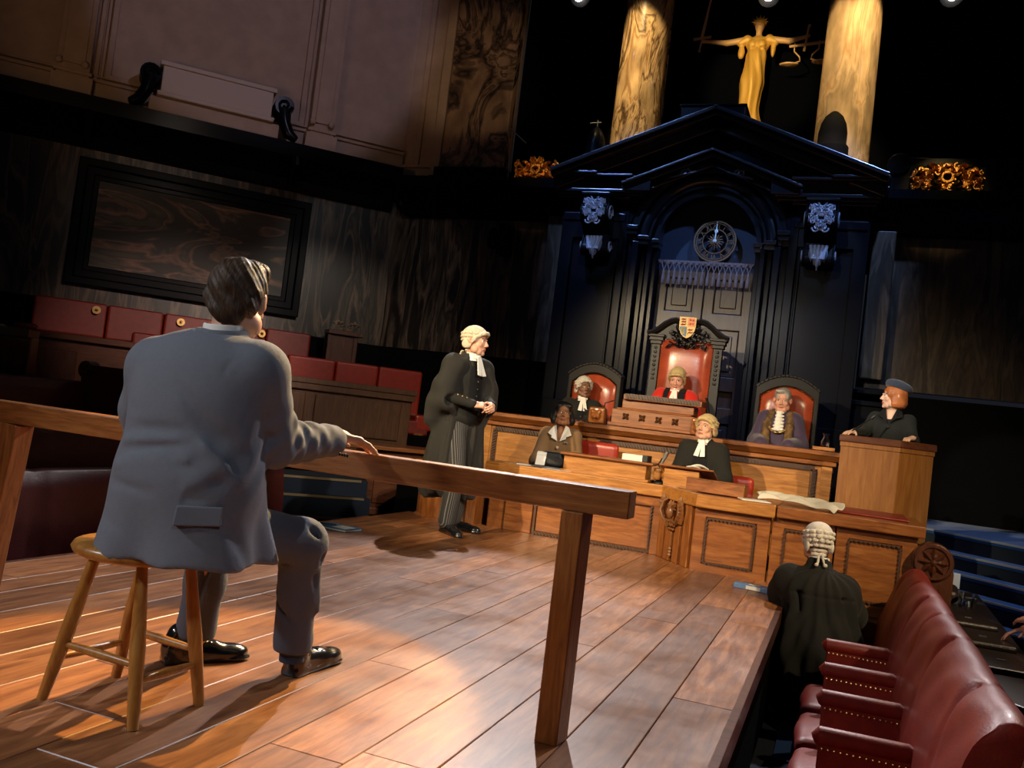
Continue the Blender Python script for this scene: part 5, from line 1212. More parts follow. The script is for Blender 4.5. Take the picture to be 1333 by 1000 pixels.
def hand(s,W,d,n,t,curl=(20,25,20),h=1.0,spread=4,tc=0,k=.004,fin=None):
    """wrist W, finger direction d, palm faces n, thumb on side t; curl in degrees at each joint"""
    y=Vector(d).normalized(); z=-Vector(n); z=(z-y*z.dot(y)).normalized(); x=y.cross(z)
    F=np.array(Matrix(((x.x,y.x,z.x,W[0]),(x.y,y.y,z.y,W[1]),(x.z,y.z,z.z,W[2]),(0,0,0,1))))@np.diag([h,h,h,1])
    s.cap((0,-.02,0),(0,.02,0),.024,.025,.015,M=F)
    s.box((t*.002,.05,0),(.037,.042,.0125),.012,.012,M=F); s.ell((t*.024,.03,-.008),(.018,.03,.014),.012,M=F)
    L=[(.043,.027,.022),(.047,.031,.024),(.044,.029,.023),(.034,.022,.019)]
    for i in range(4):
        bx=t*(.0285-.019*i); P=Vector((bx,.088-(.004 if i in (0,2) else .012 if i==3 else 0),0)); a=0; sp=math.radians(spread)*(1.5-i)*t
        c0=curl[0]+(fin[i] if fin else 0)
        for j,(l,cu) in enumerate(zip(L[i],(c0,curl[1],curl[2]))):
            a+=math.radians(cu); D=Vector((math.sin(sp)*math.cos(a),math.cos(sp)*math.cos(a),-math.sin(a))); Q=P+D*l
            r0=.0092-.0012*j-(.001 if i==3 else 0); s.cap(P,Q,r0,r0-.0012,k,M=F); s.ell(P+Vector((0,0,.001)),(r0*1.08,)*3,k,M=F); P=Q
    P=Vector((t*.028,.014,-.006)); a=math.radians(tc); D=Vector((t*.72*math.cos(a),.66,-.25-math.sin(a))).normalized(); Q=P+D*.042; s.cap(P,Q,.0125,.0105,.006,M=F)
    D2=(D+Vector((-t*.35,.25,-.12))).normalized(); R=Q+D2*.032; s.cap(Q,R,.0105,.0085,k,M=F)
    D3=(D2+Vector((-t*.2,.2,-.1))).normalized(); s.cap(R,R+D3*.02,.0085,.0068,k,M=F)
def wig(t,HM,mat,h=.0045,style='bar',world=False,ringo=0):
    s=SDF(); T=HM
    s.ell((0,-.017,.047),(.09,.108,.089),.02,M=T)
    s.box((0,.145,-.055),(.1,.09,.105),.02,.012,True,M=T)
    for d in (1,-1):
        s.box((d*.1,.075,-.06),(.06,.075,.052),.02,.01,True,M=T); s.chain([(0,.096,.072),(d*.035,.088,.068),(d*.064,.06,.05),(d*.083,.025,.02),(d*.086,.01,-.012)],[.0165,.0165,.0155,.013,.01],.008,M=T)
        s.ell((d*.077,-.045,-.03),(.016,.045,.04),.012,M=T)
    rows=((.060,62),(.032,64),(.004,70),(-.025,104),(-.053,112),(-.080,128)) if style=='bar' else ((-.0,110),(-.03,115),(-.058,125))
    for z,a0 in rows:
        zz=(z-.047)/.089; q=math.sqrt(max(.25,1-min(.75,zz*zz*.55))); rx,ry=.092*q,.110*q
        if z<0: rx*=.97; ry*=.95
        n=max(1,int((360-2*a0)/25)); 
        for i in range(n+1):
            a=math.radians(a0+(360-2*a0)*i/n); dn=math.radians(4.0)
            p=[(rx*math.sin(a+e),-.017+ry*math.cos(a+e),z) for e in (-dn,dn)]
            s.cap(p[0],p[1],.0125,.0125,.0015,M=T)
    for d in (1,-1): s.cap((d*.012,-.108,-.09),(d*.02,-.125,-.14),.009,.007,.006,M=T); s.ell((d*.028,-.13,-.15),(.014,.012,.012),.004,M=T)
    s.fold=lambda P:.0016*noise3(P,90,3)
    return skin('wig',s,h,[M[mat]],t,smooth=1,label='curled horsehair wig') if world else link('wig',s.mesh('wig',h,1),[M[mat]],t,world=False)
def bands(t,N,yaw=0,world=False,lo=.15,tilt=0,w=1.0,rad=.06):
    b=MB(); b.M=frame(N,yaw,tilt)
    b.lathe((0,0,-.02),[(rad*1.12,-.02),(rad*1.03,.0),(rad*.97,.035),(rad,.045),(rad*.9,.045),(rad*.92,-.02)],20)
    for d in (1,-1):
        b.add([(d*.0,rad+.005,.025),(d*.045,rad*.75+.01,.03),(d*.05,rad*.9+.005,-.02),(d*.015,rad+.02,-.02)],[(0,1,2,3)])
        b.bar((d*.008,rad+.014,.0),(d*.03*w,rad+.068,-lo),.026,.007,(0,1,.35),w2=.046*w)
    b.ball((0,rad+.012,.004),.014,8)
    return obj('neck_bands',b,M['white'],t,smooth=True,world=world,angle=35,label='white collar with two hanging bands')
def shoe(s,heel,ang,z0=0,L=.29):
    F=np.array(frame((heel[0],heel[1],z0),ang)); 
    s.box((0,.12,.009),(.036,.14,.009),.008,.004,M=F); s.ell((0,.205,.03),(.047,.085,.032),.02,M=F); s.ell((0,.225,.012),(.05,.075,.012),.006,M=F); s.box((0,.015,.012),(.034,.035,.013),.006,.004,M=F)
    s.cap((0,.02,.045),(0,.15,.04),.038,.036,.03,M=F); s.cap((0,.01,.06),(0,.03,.1),.038,.042,.02,M=F)
    s.cap((-.02,.12,.078),(.02,.12,.078),.004,.004,.002,M=F); s.cap((-.02,.14,.072),(.02,.14,.072),.004,.004,.002,M=F); s.cap((-.042,.165,.05),(.042,.165,.05),.0022,.0022,.002,True,M=F)
def torso_skin(s,N,sh=.17,dz=.53,k=.05):
    N=Vector(N); s.cap(N+Vector((0,.015,.06)),N+Vector((0,-.005,-.03)),.054,.062,.02); s.ell(N+Vector((0,0,-.19)),(.15,.10,.17),k); s.ell(N+Vector((0,0,-.4)),(.14,.1,.15),k); s.ell(N+Vector((0,0,-dz)),(.16,.11,.1),k)
    s.cap(N+Vector((-sh+.02,0,-.09)),N+Vector((sh-.02,0,-.09)),.04,.04,.04)
def cloth_top(s,N,arms,e=0,chest=(.19,.125,.19),belly=(.175,.125,.17),hip=(.2,.15,.12),sh=.165,dz=.50,r=(.075,.062,.05),k=.05,shr=.068,neck=.075,nz=-.015):
    """torso, shoulders and sleeves in one skin"""
    N=Vector(N); s.ell(N+Vector((0,0,-.2)),[c+e for c in chest],k); s.ell(N+Vector((0,.01,-.38)),[c+e for c in belly],k); s.ell(N+Vector((0,.01,-dz)),[c+e for c in hip],k)
    s.cap(N+Vector((-sh,-.01,-.085)),N+Vector((sh,-.01,-.085)),shr+e,shr+e,k); s.cap(N+Vector((0,-.01,-.06)),N+Vector((0,0,nz)),.085 if nz>-.03 else .07,neck,.03)
    for a in arms:
        s.chain(a,[q+e for q in r],.035)
    return s
def person(name,label,loc,rz,group=None): return thing('person',label,'person',loc,rz,group)
def face_mats(skin,lip='lip',brow='browh'): return [SK[skin],FM[lip],FM['white'],FM['iris'],FM[brow]]
# ---------------------------------------------------------------- the man on the stool
def man_on_stool():
    t=person('p','man in a blue grey suit sitting on the wooden stool with his back turned',(-1.9,2.25,0),0)
    H=(-1.79,2.285,1.27); N=(-1.795,2.25,1.15); HM=HF(H,math.radians(17),math.radians(-3),0,.98)
    elR=(-1.655,2.37,.845); wrR=(-1.625,2.615,.862); elL=(-2.075,2.30,.80); wrL=(-2.0,2.55,.66)
    shR=(-1.655,2.25,1.055); shL=(-2.01,2.22,1.04)
    s=SDF(); head(s,HM); s.cap((-1.785,2.275,1.20),(-1.80,2.25,1.10),.055,.064,.03); s.ell((-1.83,2.23,.95),(.17,.10,.18),.05); s.ell((-1.86,2.2,.75),(.15,.11,.16),.05); s.ell((-1.9,2.2,.62),(.18,.13,.10),.05)
    s.cap(shL,shR,.05,.05,.03); s.chain([shR,elR,wrR],[.05,.042,.028],.02); s.chain([shL,elL,wrL],[.05,.042,.028],.02)
    s.chain([(-1.84,2.3,.58),(-1.72,2.70,.50),(-1.76,2.80,.10)],[.08,.055,.04],.03); s.chain([(-1.98,2.3,.58),(-2.02,2.60,.50),(-2.10,2.69,.10)],[.08,.055,.04],.03)
    hand(s,(-1.618,2.675,.880),(.50,.80,-.10),(0,-.1,-1),-1,(16,16,8),1.0,6,-10,.0035)
    hand(s,(-2.0,2.56,.65),(.3,.9,-.4),(0,.3,-1),1,(20,25,20),1.0,3)
    skin('body',s,.0046,face_mats('fair'),t)
    # hair: swept over the crown, tapered at the nape
    s=SDF(); T=HM
    s.ell((0,-.017,.044),(.088,.106,.092),.02,M=T); s.ell((0,.05,.095),(.066,.055,.032),.02,M=T); s.ell((.03,.03,.105),(.045,.06,.03),.02,M=T); s.ell((0,-.075,-.025),(.064,.036,.06),.025,M=T)
    for d in (1,-1): s.ell((d*.066,-.045,.0),(.02,.045,.045),.02,M=T); s.box((d*.098,.045,-.05),(.045,.05,.062),.02,.012,True,M=T); s.ell((d*.09,-.004,-.012),(.024,.032,.04),.008,True,M=T)
    s.box((0,.15,-.06),(.12,.075,.12),.02,.02,True,M=T); s.box((0,-.05,-.145),(.12,.1,.05),.02,.02,True,M=T)
    Hi=np.linalg.inv(T)
    def comb(P):
        Q=P@Hi[:3,:3].T+Hi[:3,3]; a=np.arctan2(Q[:,0],-Q[:,1]+.02); 
        u=a*3+Q[:,2]*26+Q[:,0]*10; return .0020*np.sin(u*2.6+1.5*np.sin(Q[:,2]*22))+.0009*np.sin(u*8.3+Q[:,1]*30)+.0010*noise3(Q,60,5)-.006*np.exp(-((Q[:,0]+.01-.3*(Q[:,1]))/.02)**2)*(Q[:,2]>.09)*0
    s.fold=comb; skin('hair',s,.0036,[M['hairbrown']],t,label='wavy brown combed hair',smooth=0)
    # jacket
    s=SDF()
    s.cap(shL,shR,.088,.088,.05); s.ell((-1.825,2.215,1.0),(.235,.14,.17),.05); s.ell((-1.82,2.2,.86),(.225,.145,.2),.06); s.ell((-1.81,2.205,.72),(.225,.165,.17),.06)
    s.cap((-1.885,2.19,.70),(-1.92,2.17,.44),.14,.155,.08); s.cap((-1.745,2.19,.70),(-1.715,2.18,.44),.135,.16,.08); s.cap((-1.80,2.235,1.03),(-1.80,2.24,1.055),.09,.068,.04)
    s.cap((-1.68,2.30,.70),(-1.62,2.33,.45),.05,.06,.05)
    s.chain([shR,elR,wrR],[.094,.076,.054],.03); s.chain([shL,(-2.075,2.27,.90),elL,wrL],[.084,.075,.066,.05],.03)
    s.cap((wrR[0],wrR[1]-.01,wrR[2]),(wrR[0]+.002,wrR[1]+.03,wrR[2]),.052,.054,.006); s.cap((wrR[0],wrR[1]+.04,wrR[2]),(wrR[0]+.01,wrR[1]+.09,wrR[2]),.04,.044,.002,True)
    s.box((-1.86,2.2,.36),(.5,.5,.125),.01,.012,True)
    def wr(P,a,b,w,A):
        a=np.array(a);b=np.array(b);d=b-a;t=np.clip(((P-a)@d)/(d@d),0,1);q=P-a-t[:,None]*d; return A*np.exp(-(q*q).sum(-1)/(w*w))*(.35+.65*np.sin(PI*np.clip(t,.02,.98))**.7)
    eR=np.array(elR);wR=np.array(wrR);fa=(wR-eR)/np.linalg.norm(wR-eR);sR=np.array(shR);ua=(eR-sR)/np.linalg.norm(eR-sR)
    def folds(P):
        f=.003*noise3(P,8,2)+.0012*noise3(P,24,4)
        for a,b,w,A in (((-2.06,2.07,.845),(-1.72,2.05,.87),.017,.011),((-2.02,2.05,.775),(-1.68,2.05,.84),.016,.011),((-1.73,2.05,.93),(-1.59,2.14,.80),.030,.022),((-1.76,2.04,.79),(-1.60,2.12,.71),.018,.012),((-2.02,2.05,.70),(-1.80,2.03,.685),.014,.008),
            ((-1.80,2.06,1.0),(-1.68,2.07,.90),.018,.008),((-2.06,2.1,.93),(-1.93,2.06,.905),.014,.007),((-1.83,2.02,.64),(-1.84,2.0,.50),.008,.007),((-1.60,2.12,.62),(-1.56,2.2,.50),.02,.012),((-2.0,2.04,.60),(-1.9,2.02,.57),.014,.006),
            ((-2.05,2.07,.81),(-1.72,2.045,.84),.014,-.008),((-2.0,2.05,.735),(-1.7,2.045,.79),.014,-.008),((-1.70,2.05,.87),(-1.60,2.12,.75),.016,-.012),((-1.78,2.055,.96),(-1.66,2.08,.86),.014,-.007),
            ((-1.655,2.14,1.12),(-1.70,2.10,.96),.006,.004),((-2.0,2.10,1.10),(-1.97,2.07,.95),.006,.004),((-1.63,2.20,.98),(-1.59,2.24,.90),.014,.008),((-1.64,2.18,.92),(-1.60,2.30,.86),.012,.009),((-1.70,2.20,.90),(-1.60,2.36,.82),.014,.010)): f=f+wr(P,a,b,w,A)
        Q=P-eR; u=Q@fa; r=np.sqrt(np.maximum((Q*Q).sum(-1)-u*u,0)); v=Q[:,2]; m=np.exp(-((u-.09)/.13)**2)*(r<.12)*(P[:,0]>-1.72)*(P[:,1]>2.30)
        f=f+m*(.0045*np.sin(u*85+v*38)+.0025*np.sin(u*140-v*60))
        Q=P-sR; u=Q@ua; m=np.exp(-((u-.20)/.08)**2)*(P[:,0]>-1.70); f=f+m*.004*np.sin(u*70+Q[:,1]*40)
        f=f+.0045*np.sin(np.arctan2(P[:,1]-2.2,P[:,0]+1.83)*7)*np.clip((.62-P[:,2])*7,0,1)*(P[:,1]<2.4)
        return f
    s.fold=folds
    skin('jacket',s,.0078,[M['suitgrey']],t,label='blue grey wool suit jacket')
    b=MB(); b.M=frame((-1.80,2.243,1.146),.05,.16)
    b.lathe((0,0,0),[(.108,-.035),(.092,-.005),(.078,.028),(.072,.032),(.068,.02),(.07,-.03)],28,a0=PI*.93,a1=PI*2.12); obj('jacket_collar',b,M['suitgrey'],t,smooth=True,angle=50)
    b=MB(); b.M=frame((-1.797,2.252,1.148),.05,.14); b.lathe((0,0,0),[(.067,-.03),(.063,.042),(.060,.046),(.056,.0)],28); obj('shirt_collar',b,M['white'],t,smooth=True,angle=50)
    # pocket flap on the right hip and cuff buttons
    b=MB(); P=[(-1.70,2.022,.662),(-1.60,2.095,.668),(-1.596,2.088,.615),(-1.70,2.014,.607)]
    b.add([tuple(p) for p in P]+[(p[0]-.02,p[1]+.03,p[2]) for p in P],[(0,1,2,3),(7,6,5,4),(0,4,5,1),(1,5,6,2),(2,6,7,3),(3,7,4,0)]); obj('pocket_flap',b,M['suitgrey'],t,bevel=.004)
    for q in range(4): b=MB(); b.ball((-1.552-.001*q,2.60+.018*q,.825-.002*q),.0065,8,0,(.5,1,1)); obj('cuff_button',b,M['blackplastic'],t,smooth=True)
    # trousers with turn-ups
    s=SDF(); s.ell((-1.9,2.24,.60),(.2,.16,.09),.04)
    s.chain([(-1.84,2.3,.575),(-1.715,2.70,.495),(-1.745,2.76,.30),(-1.76,2.785,.135)],[.098,.083,.068,.066],.03); s.chain([(-1.98,2.3,.575),(-2.02,2.60,.495),(-2.06,2.65,.30),(-2.10,2.685,.13)],[.098,.083,.068,.066],.03)
    for c in ((-1.76,2.79),(-2.105,2.69)): s.cap((c[0],c[1],.115),(c[0],c[1],.14),.068,.069,.006); s.cap((c[0],c[1],.155),(c[0],c[1],.157),.062,.062,.004)
    for (a,b,r) in (((-1.66,2.66,.56),(-1.64,2.74,.42),.012),((-1.78,2.62,.50),(-1.70,2.62,.40),.018),((-1.69,2.70,.46),(-1.66,2.74,.34),.010),((-1.80,2.70,.42),(-1.73,2.69,.33),.012),((-1.80,2.72,.28),(-1.72,2.70,.20),.010),((-2.0,2.58,.40),(-2.04,2.60,.25),.012)): s.cap(a,b,r,r*.4,.02,True)
    s.cap((-1.69,2.70,.54),(-1.68,2.80,.25),.008,.004,.03); s.fold=lambda P:.003*noise3(P,12,6)
    s.box((-1.9,2.75,.04),(.5,.4,.055),.005,.004,True)
    skin('trousers',s,.008,[M['suitcuff']],t,label='slate wool trousers with turn-ups')
    for a,c in (((-1.762,2.80,.06),(-1.76,2.79,.16)),((-2.135,2.665,.06),(-2.105,2.69,.16))): b=MB(); b.tube([a,c],[.045,.043],14); obj('sock',b,M['sock'],t,smooth=True,label='dark blue sock')
    for hx,hy,a,n in ((-1.765,2.815,-.05,0),(-2.165,2.635,-.60,1)):
        s=SDF(); shoe(s,(hx,hy),a,0); skin('shoe',s,.005,[M['shoe']],t,label='polished black brogue')
man_on_stool()
# ---------------------------------------------------------------- standing barrister
def standing_barrister():
    t=person('barrister','standing barrister in wig and black gown, hands clasped, beyond the rail',(-3.0,6.92,0),math.radians(-112))
    N=(0,.0,1.46); HM=HF((0,.04,1.60),math.radians(22),0,math.radians(-2),1.0)
    elR=(.23,.0,1.12); wrR=(.13,.22,1.075); elL=(-.22,.03,1.12); wrL=(-.06,.26,1.085)
    s=SDF(); head(s,HM); torso_skin(s,N,.165,.52); s.chain([(.17,0,1.38),elR,wrR],[.05,.042,.028],.02); s.chain([(-.17,0,1.38),elL,wrL],[.05,.042,.028],.02)
    for d,fy,fx in ((1,.08,.11),(-1,-.06,-.10)): s.chain([(d*.09,0,.92),(fx,fy+.02,.5),(fx,fy-.02,.09)],[.085,.06,.04],.03)
    hand(s,(.125,.225,1.07),(-.75,.55,.05),(-.3,-.4,-.6),-1,(45,55,40),.95,0,30); hand(s,(-.055,.265,1.08),(.55,.6,-.2),(.5,-.5,-.4),1,(50,60,45),.95,0,25)
    link('body',s.mesh('body',.005),face_mats('fair'),t,world=False)
    wig(t,HM,'wig'); bands(t,(0,.022,1.475),.1,lo=.16)
    # waistcoat, tailcoat sleeves
    s=SDF(); cloth_top(s,N,[[(.17,0,1.38),elR,wrR],[(-.17,0,1.38),elL,wrL]],-.012,r=(.07,.06,.05)); s.fold=lambda P:.002*noise3(P,14,2)
    s.color('cap',(V(0,.2,1.4),V(0,.2,1.0),.13,.12),1)
    link('court_coat',s.mesh('coat',.009),[M['gown'],M['suitblack']],t,world=False)
    for z in (1.26,1.2,1.14): b=MB(); b.ball((0,.128,z),.008,8); obj('button',b,M['blackplastic'],t,world=False,smooth=True)
    for q in range(3): b=MB(); b.ball((.205-.02*q,.115+.035*q,1.135-.008*q),.009,8); obj('cuff_button',b,M['brass'],t,world=False,smooth=True)
    # open gown with wide sleeves hanging to the shins
    s=SDF(); s.cap((-.17,-.02,1.385),(.17,-.02,1.385),.085,.085,.05); s.ell((0,-.05,1.22),(.215,.12,.22),.05); s.cap((0,-.01,1.40),(0,-.005,1.44),.10,.085,.03)
    s.cap((-.02,-.07,1.0),(-.03,-.10,.40),.19,.235,.08); s.cap((.13,-.04,1.1),(.16,-.06,.42),.10,.12,.08); s.cap((-.15,-.04,1.1),(-.15,-.06,.46),.10,.12,.08)
    s.chain([(.18,-.01,1.36),(.245,-.01,1.2),(.25,.0,1.08)],[.09,.095,.105],.05); s.cap((.26,-.05,1.05),(.26,-.10,.93),.085,.07,.06); s.chain([(-.18,-.01,1.36),(-.235,.0,1.2),(-.24,.03,1.08)],[.09,.095,.10],.05); s.cap((-.25,-.04,1.05),(-.25,-.08,.92),.08,.07,.06)
    s.cap((0,.22,1.38),(0,.26,.15),.095,.15,.02,True); s.box((0,0,.10),(.6,.6,.20),.01,.01,True); s.cap((.2,.14,1.06),(.26,.10,1.08),.07,.055,.02,True)
    def drape(P):
        a=np.arctan2(P[:,0],-P[:,1]-.0); w=np.clip((1.2-P[:,2])/.7,0,1); return w*(.028*np.sin(a*9+np.sin(P[:,2]*4)*.8)+.010*np.sin(a*21+P[:,2]*3))+.004*noise3(P,12,3)+.006*np.sin(a*11+P[:,2]*9)*(P[:,2]>.9)
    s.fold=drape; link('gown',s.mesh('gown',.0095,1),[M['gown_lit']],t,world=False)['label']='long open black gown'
    s=SDF(); s.ell((0,.0,.93),(.17,.12,.12),.04)
    for d,fy,fx in ((1,.08,.11),(-1,-.06,-.10)): s.chain([(d*.085,.0,.9),(fx,fy+.02,.5),(fx,fy-.01,.10)],[.10,.082,.072],.03)
    s.fold=lambda P:.004*noise3(P,14,3); s.box((0,0,0),(.4,.4,.045),.005,.004,True); link('trousers',s.mesh('tr',.009),[M['pinstripe']],t,world=False)
    for fx,fy,a in ((.11,.04,-.25),(-.10,-.10,.35)):
        s=SDF(); shoe(s,(fx,fy),a,0); link('shoe',s.mesh('shoe',.006),[M['shoe']],t,world=False)
standing_barrister()
# ---------------------------------------------------------------- seated figures
def seated(label,H,rz,hy=0,hp=0,hr=0,skin='fair',top='gown',inner='suitblack',front=.10,armL=None,armR=None,e=0,lip='lip',brow='browh',wigmat=None,wstyle='bar',fat=0,old=False,hs=1.0,lap=True,topname='gown',N2=None,band=True,hands=True,h=.011,fold=.007,fem=False,wd=.88):
    """H world position of the head; rz direction of the chest; local origin under the neck on the seat"""
    f=Vector((-math.sin(rz),math.cos(rz),0)); base=Vector(H)-f*.03-Vector((0,0,.73)); t=person('p',label,tuple(base),rz)
    N=(0,0,.60); HM=HF((0,.03,.73),hy,hp,hr,hs)
    armR=armR or [(.23,.05,.28),(.12,.30,.25)]; armL=armL or [(-.23,.05,.28),(-.12,.30,.25)]
    armR=[(p[0]*wd,p[1],p[2]) for p in armR]; armL=[(p[0]*wd,p[1],p[2]) for p in armL]
    s=SDF(); head(s,HM,old=old,fat=fat); torso_skin(s,N,.16*wd)
    s.chain([(.15*wd,0,.52)]+armR,[.045,.042,.028],.02); s.chain([(-.15*wd,0,.52)]+armL,[.05,.042,.028],.02)
    if hands:
        for A,d in ((armR,-1),(armL,1)):
            W=Vector(A[-1]); E=Vector(A[-2]); D=(W-E).normalized(); hand(s,tuple(W+D*.015),tuple(D+Vector((0,0,-.15))),(0,.1,-1),d,(30,38,28),.92,3,15)
    if lap:
        for d in (1,-1): s.chain([(d*.09,0,.07),(d*.11,.40,.06),(d*.11,.42,-.36)],[.085,.06,.045],.03)
    link('body',s.mesh('body',.005),face_mats(skin,lip,brow),t,world=False)
    s=SDF(); cloth_top(s,N,[[(.165*wd,0,.52)]+armR,[(-.165*wd,0,.52)]+armL],e,sh=.165*wd,chest=(.19*wd,.125,.19),belly=(.175*wd,.125,.17),r=(.075,.068,.06) if top!='brownsuit' else (.066,.058,.048),hip=(.2,.16,.14),neck=.05 if top=='brownsuit' else .075,nz=-.07 if top=='brownsuit' else -.015)
    if lap:
        for d in (1,-1): s.chain([(d*.1,.05,.08),(d*.12,.38,.07)],[.11,.09],.05)
        for d in (1,-1): s.chain([(d*.12,.38,.07),(d*.12,.42,-.32)],[.09,.08],.05)
    s.fold=lambda P:fold*noise3(P,12,3)+fold*.6*np.sin(np.arctan2(P[:,0],P[:,1]+.001)*8+P[:,2]*6)*np.clip((.45-P[:,2])*4,0,1)
    if inner: s.color('cap',(V(0,.2,.62),V(0,.24,.15),front,front*1.25),1)
    link(topname,s.mesh('top',h),[M[top],M[inner or top]],t,world=False)
    if band: bands(t,(0,.018,.615),hy*.3,lo=.15)
    if wigmat: wig(t,HM,wigmat,.005,wstyle)
    return t,HM,N
def seated_people():
    # clerk behind the bench, left
    t,HM,N=seated('man with grey wig and black robes seated left of the throne',(-2.79,9.72,1.43),math.radians(-165),math.radians(20),math.radians(3),0,'deep',armR=[(.24,.08,.3),(.10,.34,.345)],armL=[(-.24,.08,.3),(-.08,.34,.345)],wigmat='wiggrey',lip='lipdark',e=.005)
    b=MB(); [b.ball((0,.135,z),.008,6) for z in (.40,.34)]; obj('button',b,M['steel'],t,world=False)
    # the judge
    t,HM,N=seated('judge in scarlet robe and short wig on the tall throne',(-1.75,9.66,1.62),math.radians(178),math.radians(4),math.radians(-16),0,'pink',top='scarlet',inner=None,armR=[(.27,.10,.33),(.16,.24,.43)],armL=[(-.27,.06,.27),(-.10,.26,.30)],wigmat='wiggold',wstyle='short',old=True,fat=.004,brow='greyb',e=.03,topname='robe',fold=.005)
    for d in (1,-1):
        b=MB(); pts=[(d*.085,-.06,.60),(d*.085,.02,.625),(d*.085,.12,.575),(d*.085,.175,.46),(d*.08,.205,.30),(d*.08,.20,.2)]
        for i in range(len(pts)-1): b.bar(pts[i],pts[i+1],.07 if d<0 else .05,.02,(0,1,.5))
        obj('stole',b,M['suitblack'],t,world=False,bevel=.004,label='black stole')
    for W,E in (((.16,.24,.43),(.27,.10,.33)),((-.10,.26,.30),(-.27,.06,.27))):
        b=MB(); W=Vector(W);E=Vector(E); D=(W-E).normalized(); b.tube([W-D*.07,W-D*.02,W+D*.01],[.085,.08,.06],14); obj('cuff',b,M['white'],t,smooth=True,world=False,label='wide white cuff')
    # young barrister
    t,HM,N=seated('young barrister in a cream wig seated at the slanting table lectern',(-1.2,8.36,1.12),math.radians(176),math.radians(-14),math.radians(8),0,'fair',top='gown',armR=[(.24,.06,.28),(.14,.30,.20)],armL=[(-.25,.06,.28),(-.16,.30,.18)],wigmat='wiggold',e=.012,front=.105)
    b=MB(); [b.ball((0,.15,z),.009,6) for z in (.36,.29)]; obj('button',b,M['steel'],t,world=False)
    # typist
    t,HM,N=seated('woman with black bobbed hair in a brown suit typing at the stenotype machine',(-2.575,8.36,1.09),math.radians(-172),math.radians(9),math.radians(12),0,'brown',wd=.80,top='brownsuit',inner=None,armR=[(.25,.10,.25),(.07,.32,.19)],armL=[(-.25,.08,.25),(-.08,.30,.17)],lip='lipdark',band=False,e=.008,topname='suit_jacket',h=.010)
    s=SDF(); s.ell((0,-.022,.048),(.093,.106,.088),.02,M=HM); 
    for d in (1,-1): s.ell((d*.085,-.01,-.03),(.032,.06,.07),.03,M=HM); s.ell((d*.09,.02,-.065),(.03,.04,.035),.02,M=HM); s.ell((d*.05,.045,.075),(.036,.03,.022),.02,M=HM)
    s.ell((0,-.08,-.03),(.08,.05,.08),.03,M=HM); s.ell((0,.125,-.03),(.066,.085,.098),.03,True,M=HM); s.fold=lambda P:.004*noise3(P,40,4)
    link('hair',s.mesh('hair',.005),[M['hairblack']],t,world=False)['label']='black wavy bobbed hair'
    b=MB()
    for d in (1,-1): b.add([(d*.012,.145,.47),(d*.045,.085,.625),(d*.075,.06,.61),(d*.115,.11,.54),(d*.07,.14,.515),(d*.075,.145,.50)],[(0,1,2,3,4,5)])
    o=obj('blouse_collar',b,M['white'],t,world=False); q=o.modifiers.new('s','SOLIDIFY'); q.thickness=.008
    s=SDF(); s.ell((0,.085,.545),(.038,.04,.07),.01); link('blouse_gap',s.mesh('gap',.006),[SK['brown']],t,world=False)
    for z in (.41,.335): b=MB(); b.tube([(0,.148,z),(0,.158,z)],.014,10); obj('button',b,M['plasterlight'],t,world=False)
    b=MB(); [b.ball((-.085+.012*k,.135,.46+.006*(k%2)),.009,6) for k in range(3)]; obj('brooch',b,M['silver'],t,world=False)
    # alderman in purple
    t,HM,N=seated('grey haired man in a purple fur-edged gown with a gold chain',(-.645,9.70,1.51),math.radians(176),math.radians(3),math.radians(-4),0,'pink',wd=.84,top='purple',inner=None,armR=[(.26,.06,.28),(.16,.30,.25)],armL=[(-.26,.06,.28),(-.16,.30,.25)],band=False,old=True,brow='greyb',e=.022,hands=False,fat=.004)
    s=SDF(); s.ell((0,-.02,.048),(.085,.102,.088),.02,M=HM); s.ell((.02,.06,.095),(.055,.04,.022),.02,M=HM); s.box((0,.145,-.05),(.1,.075,.115),.02,.015,True,M=HM)
    for d in (1,-1): s.box((d*.1,.05,-.06),(.045,.05,.06),.02,.01,True,M=HM)
    s.box((0,-.03,-.14),(.12,.12,.06),.02,.02,True,M=HM); s.fold=lambda P:.003*noise3(P,50,4); link('hair',s.mesh('hair',.005),[M['hairgrey']],t,world=False)['label']='short grey hair'
    for d in (1,-1):
        s=SDF(); s.chain([(d*.07,-.05,.615),(d*.095,.06,.575),(d*.115,.13,.46),(d*.115,.165,.33),(d*.09,.18,.18)],[.032,.036,.04,.042,.042],.02); s.fold=lambda P:.006*noise3(P,70,8); link('fur_trim',s.mesh('fur',.007),[M['fur']],t,world=False)
    s=SDF()
    for k in range(6): s.ell((0,.10+.011*k,.60-.035*k),(.042+.004*k,.028,.021),.006)
    s.cap((0,.015,.60),(0,.012,.655),.064,.06,.01); s.fold=lambda P:.003*np.sin(P[:,0]*160); link('lace_jabot',s.mesh('jab',.005),[M['white']],t,world=False)['label']='white ruffled lace jabot'
    b=MB(); 
    for k in range(17):
        a=PI*k/16; b.ball((.10*math.cos(a),.13+.05*math.sin(a),.50-.11*math.sin(a)),.012,6,0,(1,.6,1))
    obj('chain_of_office',b,M['brass'],t,world=False,smooth=True)
seated_people()
